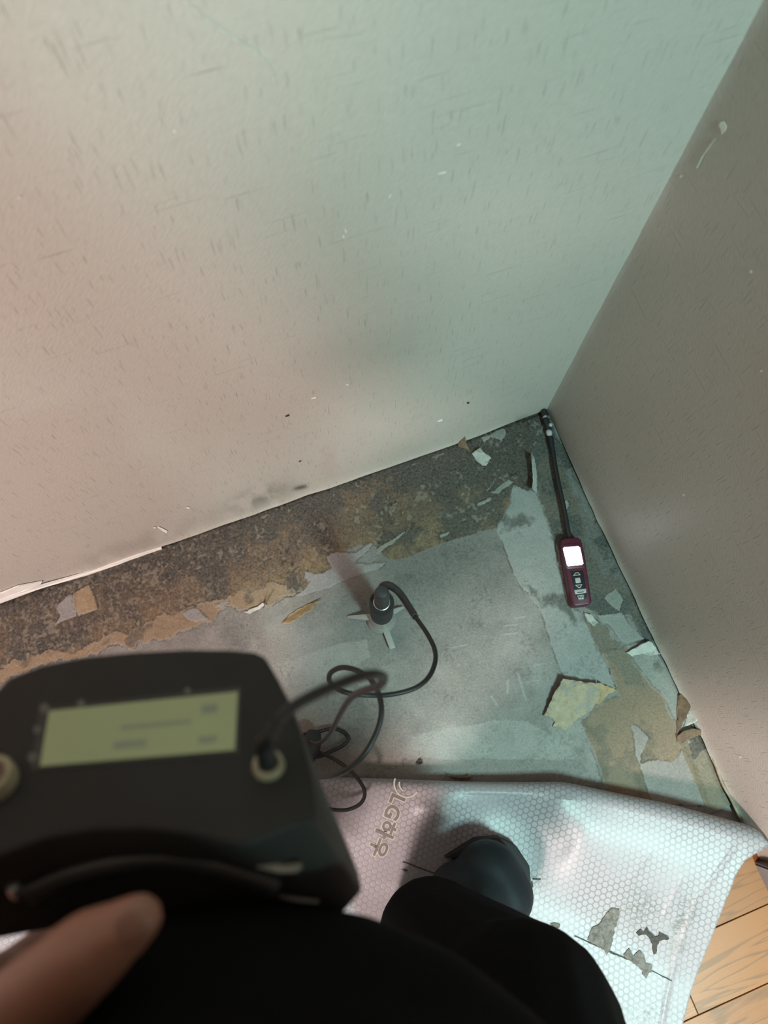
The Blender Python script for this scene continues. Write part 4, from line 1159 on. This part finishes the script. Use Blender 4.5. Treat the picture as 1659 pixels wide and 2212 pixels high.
# carrying bail below the arch, with its clips
def mid(px, py, w): return dv(px, py, w)
bail = catmull([mid(60, 1925, .030), mid(150, 1888, .026), mid(260, 1862, .024), mid(350, 1855, .024), mid(440, 1864, .025), mid(540, 1890, .028), mid(600, 1915, .032)], 6)
tube('bail_handle', bail, 0.0052, simple('glossy_black', (0.02, 0.02, 0.02, 1), 0.28, var=0.1), meter, 14)
clip_m = simple('beige_clip', (0.22, 0.195, 0.16, 1), 0.5, var=0.15, scale=120)
on_face('clip', [(514, 1850), (546, 1846), (572, 1856), (610, 1866), (648, 1862), (655, 1872), (640, 1884), (600, 1886), (552, 1874), (520, 1866)], 0.030, 0.018, clip_m, None, 0.0008)
on_face('clip', [(600, 1930), (650, 1938), (690, 1944), (688, 1952), (640, 1948), (602, 1940)], 0.046, 0.038, simple('dim_clip', (0.10, 0.09, 0.08, 1), 0.5), None, 0.0006)
lathe('strap_stud', [(0.0, 0.004), (0.0022, 0.0036), (0.003, 0.0), (0.003, -0.004)], dv(32, 1921, 0.026), NW, steel, meter, 20)

# ================================================================== THE PERSON holding the meter
FWD = Vector((0.3498, 0.9368, 0)); RGT = Vector((0.9368, -0.3498, 0))
def bp(lat, back, z): return Vector((CAM_LOC.x, CAM_LOC.y, 0)) + RGT * lat - FWD * back + Vector((0, 0, z))
def capsule(bm, a, b, ra, rb, seg=16):
    a, b = Vector(a), Vector(b)
    d = b - a
    L = max(d.length, 1e-6); d = d / L
    pts, rs = [], []
    for t in (-0.98, -0.85, -0.6, -0.3): pts.append(a + d * (ra * t)); rs.append(ra * math.sqrt(1 - t * t))
    pts.append(a); rs.append(ra); pts.append(b); rs.append(rb)
    for t in (0.3, 0.6, 0.85, 0.98): pts.append(b + d * (rb * t)); rs.append(rb * math.sqrt(1 - t * t))
    tube_bm(bm, pts, rs, seg)
def ellip(bm, c, rad, rot=None):
    M = Matrix.Translation(c) @ ((rot.to_4x4() if rot else Matrix.Identity(4))) @ Matrix.Diagonal((*rad, 1))
    bmesh.ops.create_uvsphere(bm, u_segments=24, v_segments=14, radius=1.0, matrix=M)
def fused(name, bm, voxel, mat, parent=None, smooth_it=6):
    """weld overlapping volumes into one continuous skin"""
    bmesh.ops.recalc_face_normals(bm, faces=bm.faces)
    me = bpy.data.meshes.new(name); bm.to_mesh(me); bm.free()
    ob = bpy.data.objects.new(name, me); COL.objects.link(ob)
    r = ob.modifiers.new('r', 'REMESH'); r.mode = 'VOXEL'; r.voxel_size = voxel; r.use_smooth_shade = True
    s = ob.modifiers.new('s', 'SMOOTH'); s.factor = 0.5; s.iterations = smooth_it
    dg = bpy.context.evaluated_depsgraph_get(); dg.update()
    me2 = bpy.data.meshes.new_from_object(ob.evaluated_get(dg))
    me2.name = name
    bpy.data.objects.remove(ob); bpy.data.meshes.remove(me)
    me2.materials.clear()
    return link_mesh(name, me2, mat, parent, 3.1)
BROT = Matrix((RGT, FWD, Vector((0, 0, 1)))).transposed()

# joints (lateral, back, height)
pelvis = bp(-0.03, 0.35, 0.78); chest = bp(-0.03, 0.38, 1.15); neck0 = bp(-0.03, 0.34, 1.40); head_c = bp(-0.02, 0.29, 1.55)
r_hip, l_hip = bp(0.07, 0.37, 0.74), bp(-0.14, 0.37, 0.74)
r_knee = cp(1130, 2225, .62); l_knee = bp(-0.18, 0.20, 0.46)
ZS = 0.0092                                            # height of the sheet under the soles
rtoe = fl(1118, 1868, .05); rank = fl(962, 2016, .10)
rf = Vector((rtoe.x - rank.x, rtoe.y - rank.y, 0)).normalized()
lank = bp(-0.20, 0.30, 0.10); lf = (FWD * 0.95 - RGT * 0.2).normalized()
r_sh, l_sh = bp(0.20, 0.35, 1.37), bp(-0.235, 0.35, 1.36)
l_el = bp(-0.25, 0.19, 1.02); l_wr = cp(-150, 2330, .315)
r_el = bp(0.325, 0.32, 1.13); r_wr = bp(0.10, 0.10, 1.14)  # unseen right elbow held out to block the cool lamp

skin_m = NT('skin')
_c = skin_m.obj()
skin_m.set(Base_Color=skin_m.mix(skin_m.noise(_c, 40, 4), (0.24, 0.105, 0.068, 1), (0.33, 0.155, 0.105, 1)), Roughness=0.5)
skin_m.bump(skin_m.noise(_c, 500, 3), 0.3, 0.0004)
skin_m = skin_m.m
cloth = NT('black_cloth')
_c = cloth.obj(); _w = cloth.noise(_c, 700, 2)
cloth.set(Base_Color=cloth.mix(_w, (0.004, 0.004, 0.0045, 1), (0.008, 0.008, 0.009, 1)), Roughness=0.95)
cloth.b.inputs['Specular IOR Level'].default_value = 0.06
cloth.bump(cloth.math('ADD', cloth.math('MULTIPLY', _w, 0.3), cloth.noise(_c, 14, 3)), 0.5, 0.004)
cloth = cloth.m

def finger(bm, pts, radii):
    P = [Vector(p) for p in pts]
    for a, b, ra, rb in zip(P[:-1], P[1:], radii[:-1], radii[1:]): capsule(bm, a, b, ra, rb, 12)
bm = bmesh.new()
ellip(bm, pelvis, (0.150, 0.105, 0.11), BROT); ellip(bm, chest, (0.155, 0.102, 0.22), BROT)
capsule(bm, pelvis, chest, 0.105, 0.11); capsule(bm, chest, neck0, 0.09, 0.055)
capsule(bm, neck0, head_c, 0.052, 0.055)
ellip(bm, head_c + Vector((0, 0, 0.045)), (0.074, 0.092, 0.098), BROT); ellip(bm, head_c + FWD * 0.022 - Zx * 0.03, (0.058, 0.068, 0.075), BROT)
ellip(bm, head_c + FWD * 0.098 - Zx * 0.005, (0.014, 0.018, 0.022), BROT)                      # nose
for s in (-1, 1):
    ellip(bm, head_c + RGT * (0.074 * s) + Zx * 0.01, (0.010, 0.020, 0.032), BROT)            # ears
    ellip(bm, head_c + RGT * (0.030 * s) + FWD * 0.078 + Zx * 0.044, (0.022, 0.012, 0.008), BROT)  # brows
ellip(bm, head_c + FWD * 0.082 - Zx * 0.045, (0.024, 0.010, 0.009), BROT)                      # mouth
ellip(bm, head_c + FWD * 0.074 - Zx * 0.085, (0.022, 0.018, 0.018), BROT)                      # chin
capsule(bm, neck0 - Zx * 0.05, r_sh, 0.05, 0.052); capsule(bm, neck0 - Zx * 0.05, l_sh, 0.05, 0.052)
capsule(bm, r_sh, r_el, 0.050, 0.040); capsule(bm, r_el, r_wr, 0.040, 0.027)
capsule(bm, l_sh, l_el, 0.050, 0.040); capsule(bm, l_el, l_wr, 0.040, 0.027)
capsule(bm, r_hip, r_knee, 0.072, 0.052); capsule(bm, r_knee, rank, 0.052, 0.036)
capsule(bm, l_hip, l_knee, 0.072, 0.052); capsule(bm, l_knee, lank, 0.052, 0.036)
for a, f in ((rank, rf), (lank, lf)):
    capsule(bm, a, Vector((a.x, a.y, 0.062)) + f * 0.06, 0.034, 0.030); capsule(bm, Vector((a.x, a.y, 0.058)) - f * 0.03, Vector((a.x, a.y, 0.056)) + f * 0.085, 0.028, 0.024)
# left hand round the lower end of the meter: palm, thumb over the front, four fingers underneath
pc = cp(-20, 2200, .315)
capsule(bm, l_wr, pc, 0.027, 0.026)
for k in range(4):
    kn_ = cp(25 + 24 * k, 2160 - 36 * k, .352)
    capsule(bm, pc, kn_, 0.022, 0.0125)
thumb = [cp(-20, 2250, .290), cp(90, 2150, .262), cp(195, 2055, .252), cp(300, 1984, .250)]
finger(bm, thumb, [0.0200, 0.0175, 0.0150, 0.0092])
for k in range(4):
    L = (0.95, 1.05, 1.0, 0.82)[k]
    a = cp(25 + 24 * k, 2160 - 36 * k, .352)
    b = cp(25 + 24 * k + 70 * L, 2160 - 36 * k - 40 * L, .385)
    c = cp(25 + 24 * k + 150 * L, 2155 - 36 * k - 78 * L, .40)
    d = cp(25 + 24 * k + 220 * L, 2150 - 36 * k - 100 * L, .396)
    r = (0.0095, 0.0098, 0.0093, 0.0082)[k]
    finger(bm, [a, b, c, d], [r * 1.1, r, r * 0.92, r * 0.78])
# right hand, held up behind the camera
rp = bp(0.07, 0.07, 1.165)
capsule(bm, r_wr, rp, 0.026, 0.028)
for k in range(4):
    a = rp + RGT * (-0.012 * (k - 1.5)) + FWD * 0.015 + Zx * 0.012
    finger(bm, [a, a + RGT * -0.03 + Zx * 0.016, a + RGT * -0.052 + Zx * 0.012 + FWD * 0.002 * k], [0.0095, 0.009, 0.0075])
finger(bm, [rp, rp + FWD * 0.035 + Zx * 0.018, rp + FWD * 0.058 + Zx * 0.014 - RGT * 0.012], [0.014, 0.011, 0.0085])
person = fused('person', bm, 0.0042, skin_m, None, 4)
tag(person, 'person in black clothes and a dark rubber boot holding the meter', 'person')
nail_m = simple('nail', (0.27, 0.14, 0.10, 1), 0.35, var=0.05)
nl = bmesh.new()
_d = (thumb[3] - thumb[2]).normalized(); _up = (CAM_LOC - thumb[3]).normalized(); _up = (_up - _d * _up.dot(_d)).normalized()
ellip(nl, thumb[3] + _d * 0.002 + _up * 0.0082, (0.0060, 0.0078, 0.0014), Matrix((_d.cross(_up), _d, _up)).transposed())
from_bm('thumb_nail', nl, nail_m, person, 3.1)
# eyes
eye_m = simple('eye_white', (0.75, 0.73, 0.7, 1), 0.25, var=0.03); iris_m = simple('iris', (0.03, 0.018, 0.01, 1), 0.2)
for s_ in (-1, 1):
    e = bmesh.new(); ec = head_c + RGT * (0.030 * s_) + FWD * 0.0765 + Zx * 0.024
    ellip(e, ec, (0.0125, 0.0090, 0.0075), BROT); eo = from_bm('eye', e, eye_m, person, 3.1)
    e = bmesh.new(); ellip(e, ec + FWD * 0.0070 - Zx * 0.0015, (0.0052, 0.0030, 0.0052), BROT); from_bm('iris', e, iris_m, eo, 3.1)
# hair
bm = bmesh.new()
ellip(bm, head_c + Zx * 0.062 - FWD * 0.012, (0.081, 0.098, 0.096), BROT)
ellip(bm, head_c + Zx * 0.01 - FWD * 0.045, (0.072, 0.060, 0.085), BROT)
fused('hair', bm, 0.006, simple('dark_hair', (0.012, 0.010, 0.009, 1), 0.6, var=0.3, scale=200, bump=0.001), person, 2)
# jacket
bm = bmesh.new()
ellip(bm, chest, (0.200, 0.138, 0.26), BROT)
ellip(bm, bp(-0.055, 0.290, 0.88), (0.185, 0.150, 0.155), BROT)
ellip(bm, bp(-0.050, 0.224, 0.758), (0.168, 0.150, 0.10), BROT)
ellip(bm, bp(0.06, 0.37, 0.88), (0.17, 0.13, 0.16), BROT)  # unseen bulge at the right hip, added to block the cool lamp
ellip(bm, bp(-0.03, 0.375, 0.90), (0.190, 0.140, 0.20), BROT)
capsule(bm, chest, neck0 - Zx * 0.03, 0.12, 0.072)
capsule(bm, neck0 - Zx * 0.06, r_sh, 0.068, 0.072); capsule(bm, neck0 - Zx * 0.06, l_sh, 0.068, 0.072)
capsule(bm, r_sh, r_el, 0.082, 0.072); capsule(bm, r_el, r_el + (r_wr - r_el) * 0.86, 0.070, 0.042)  # right sleeve, out of view, thickened to widen its shadow
capsule(bm, l_sh, l_el, 0.070, 0.056); capsule(bm, l_el, l_el + (l_wr - l_el) * 0.80, 0.056, 0.040)
fused('jacket', bm, 0.007, cloth, person, 5)
# trousers
bm = bmesh.new()
ellip(bm, pelvis, (0.175, 0.135, 0.12), BROT)
capsule(bm, r_hip, r_knee, 0.102, 0.088); capsule(bm, r_knee, cp(934, 2022, .86), 0.086, 0.066); capsule(bm, cp(934, 2022, .86), cp(934, 2012, .93), 0.066, 0.064)
capsule(bm, l_hip, l_knee, 0.098, 0.082); capsule(bm, l_knee, lank + Zx * 0.08, 0.080, 0.066); capsule(bm, lank + Zx * 0.08, lank + Zx * 0.02, 0.066, 0.066)
fused('trousers', bm, 0.006, cloth, person, 5)
# rubber boots
boot_m = NT('navy_rubber')
_c = boot_m.obj(); _n = boot_m.noise(_c, 30, 4)
_ms = boot_m.n('ShaderNodeMapping'); boot_m.link(_c, _ms.inputs[0]); _ms.inputs['Scale'].default_value = (30, 700, 200); _ms.inputs['Rotation'].default_value[2] = 0.8
_s = boot_m.rng(boot_m.noise(_ms.outputs[0], 1.0, 1), 0.72, 0.80)
boot_m.set(Base_Color=boot_m.mix(boot_m.math('MULTIPLY', _s, 0.25), boot_m.mix(_n, (0.005, 0.0075, 0.010, 1), (0.011, 0.016, 0.021, 1)), (0.12, 0.14, 0.15, 1)), Roughness=0.6)
boot_m.b.inputs['Specular IOR Level'].default_value = 0.28
boot_m = boot_m.m
sole_m = simple('black_sole', (0.012, 0.012, 0.013, 1), 0.7)
def boot(ank, f, toe_len):
    s = Vector((-f.y, f.x, 0)); g = Vector((ank.x, ank.y, ZS))
    b = bmesh.new()
    def pr(t, half, z, r): return g + f * t + s * half + Zx * z, r
    for t, half, z, r in ((toe_len - 0.052, 0.014, 0.047, 0.044), (toe_len - 0.098, 0.016, 0.048, 0.042), (0.05, 0.012, 0.055, 0.043), (-0.045, 0.010, 0.045, 0.038)):
        capsule(b, g + f * t + s * half + Zx * z, g + f * t - s * half + Zx * z, r, r)
    capsule(b, g + f * (toe_len - 0.06) + Zx * 0.048, g + f * 0.05 + Zx * 0.062, 0.044, 0.048)
    capsule(b, g + f * 0.05 + Zx * 0.062, g + Zx * 0.11, 0.048, 0.052); capsule(b, g - f * 0.04 + Zx * 0.05, g + Zx * 0.11, 0.040, 0.05)
    capsule(b, g + Zx * 0.10, g + Zx * 0.24, 0.052, 0.050)
    o = fused('boot', b, 0.0045, boot_m, person, 6)
    out = []
    for t, w in ((toe_len + 0.002, 0.016), (toe_len - 0.012, 0.038), (toe_len - 0.04, 0.054), (toe_len - 0.09, 0.058), (0.06, 0.048), (0.0, 0.042), (-0.06, 0.044), (-0.086, 0.030), (-0.09, 0.010)): out.append((t, w))
    ol = out + [(t, -w) for t, w in out[::-1]]
    prism('sole', [g + f * t + s * w + Zx * 0.0005 for t, w in ol], [g + f * t + s * w + Zx * 0.020 for t, w in ol], sole_m, o, bevel=0.003, bseg=2)
    return o
tl = Vector((rtoe.x - rank.x, rtoe.y - rank.y, 0)).length + 0.012
boot(rank, rf, tl)
boot(lank, lf, 0.19)

# ================================================================== the lamps' housings on the ceiling
white_metal = simple('white_enamel', (0.8, 0.8, 0.78, 1), 0.4, var=0.03)
for loc, s, lab in ((LAMP_WARM, 0.60, 'square white ceiling lamp giving the warm light'), (LAMP_COOL, 0.18, 'smaller square white ceiling lamp giving the cool light')):
    o = empty('ceiling_lamp', loc); tag(o, lab, 'lamp')
    slab('housing', (loc[0] - s / 2, loc[1] - s / 2, loc[2] + 0.012), (loc[0] + s / 2, loc[1] + s / 2, loc[2] + 0.05), white_metal, kind=None, parent=o)
    tube('rod', [(loc[0], loc[1], loc[2] + 0.05), (loc[0], loc[1], 2.4)], 0.008, white_metal, o, 10)
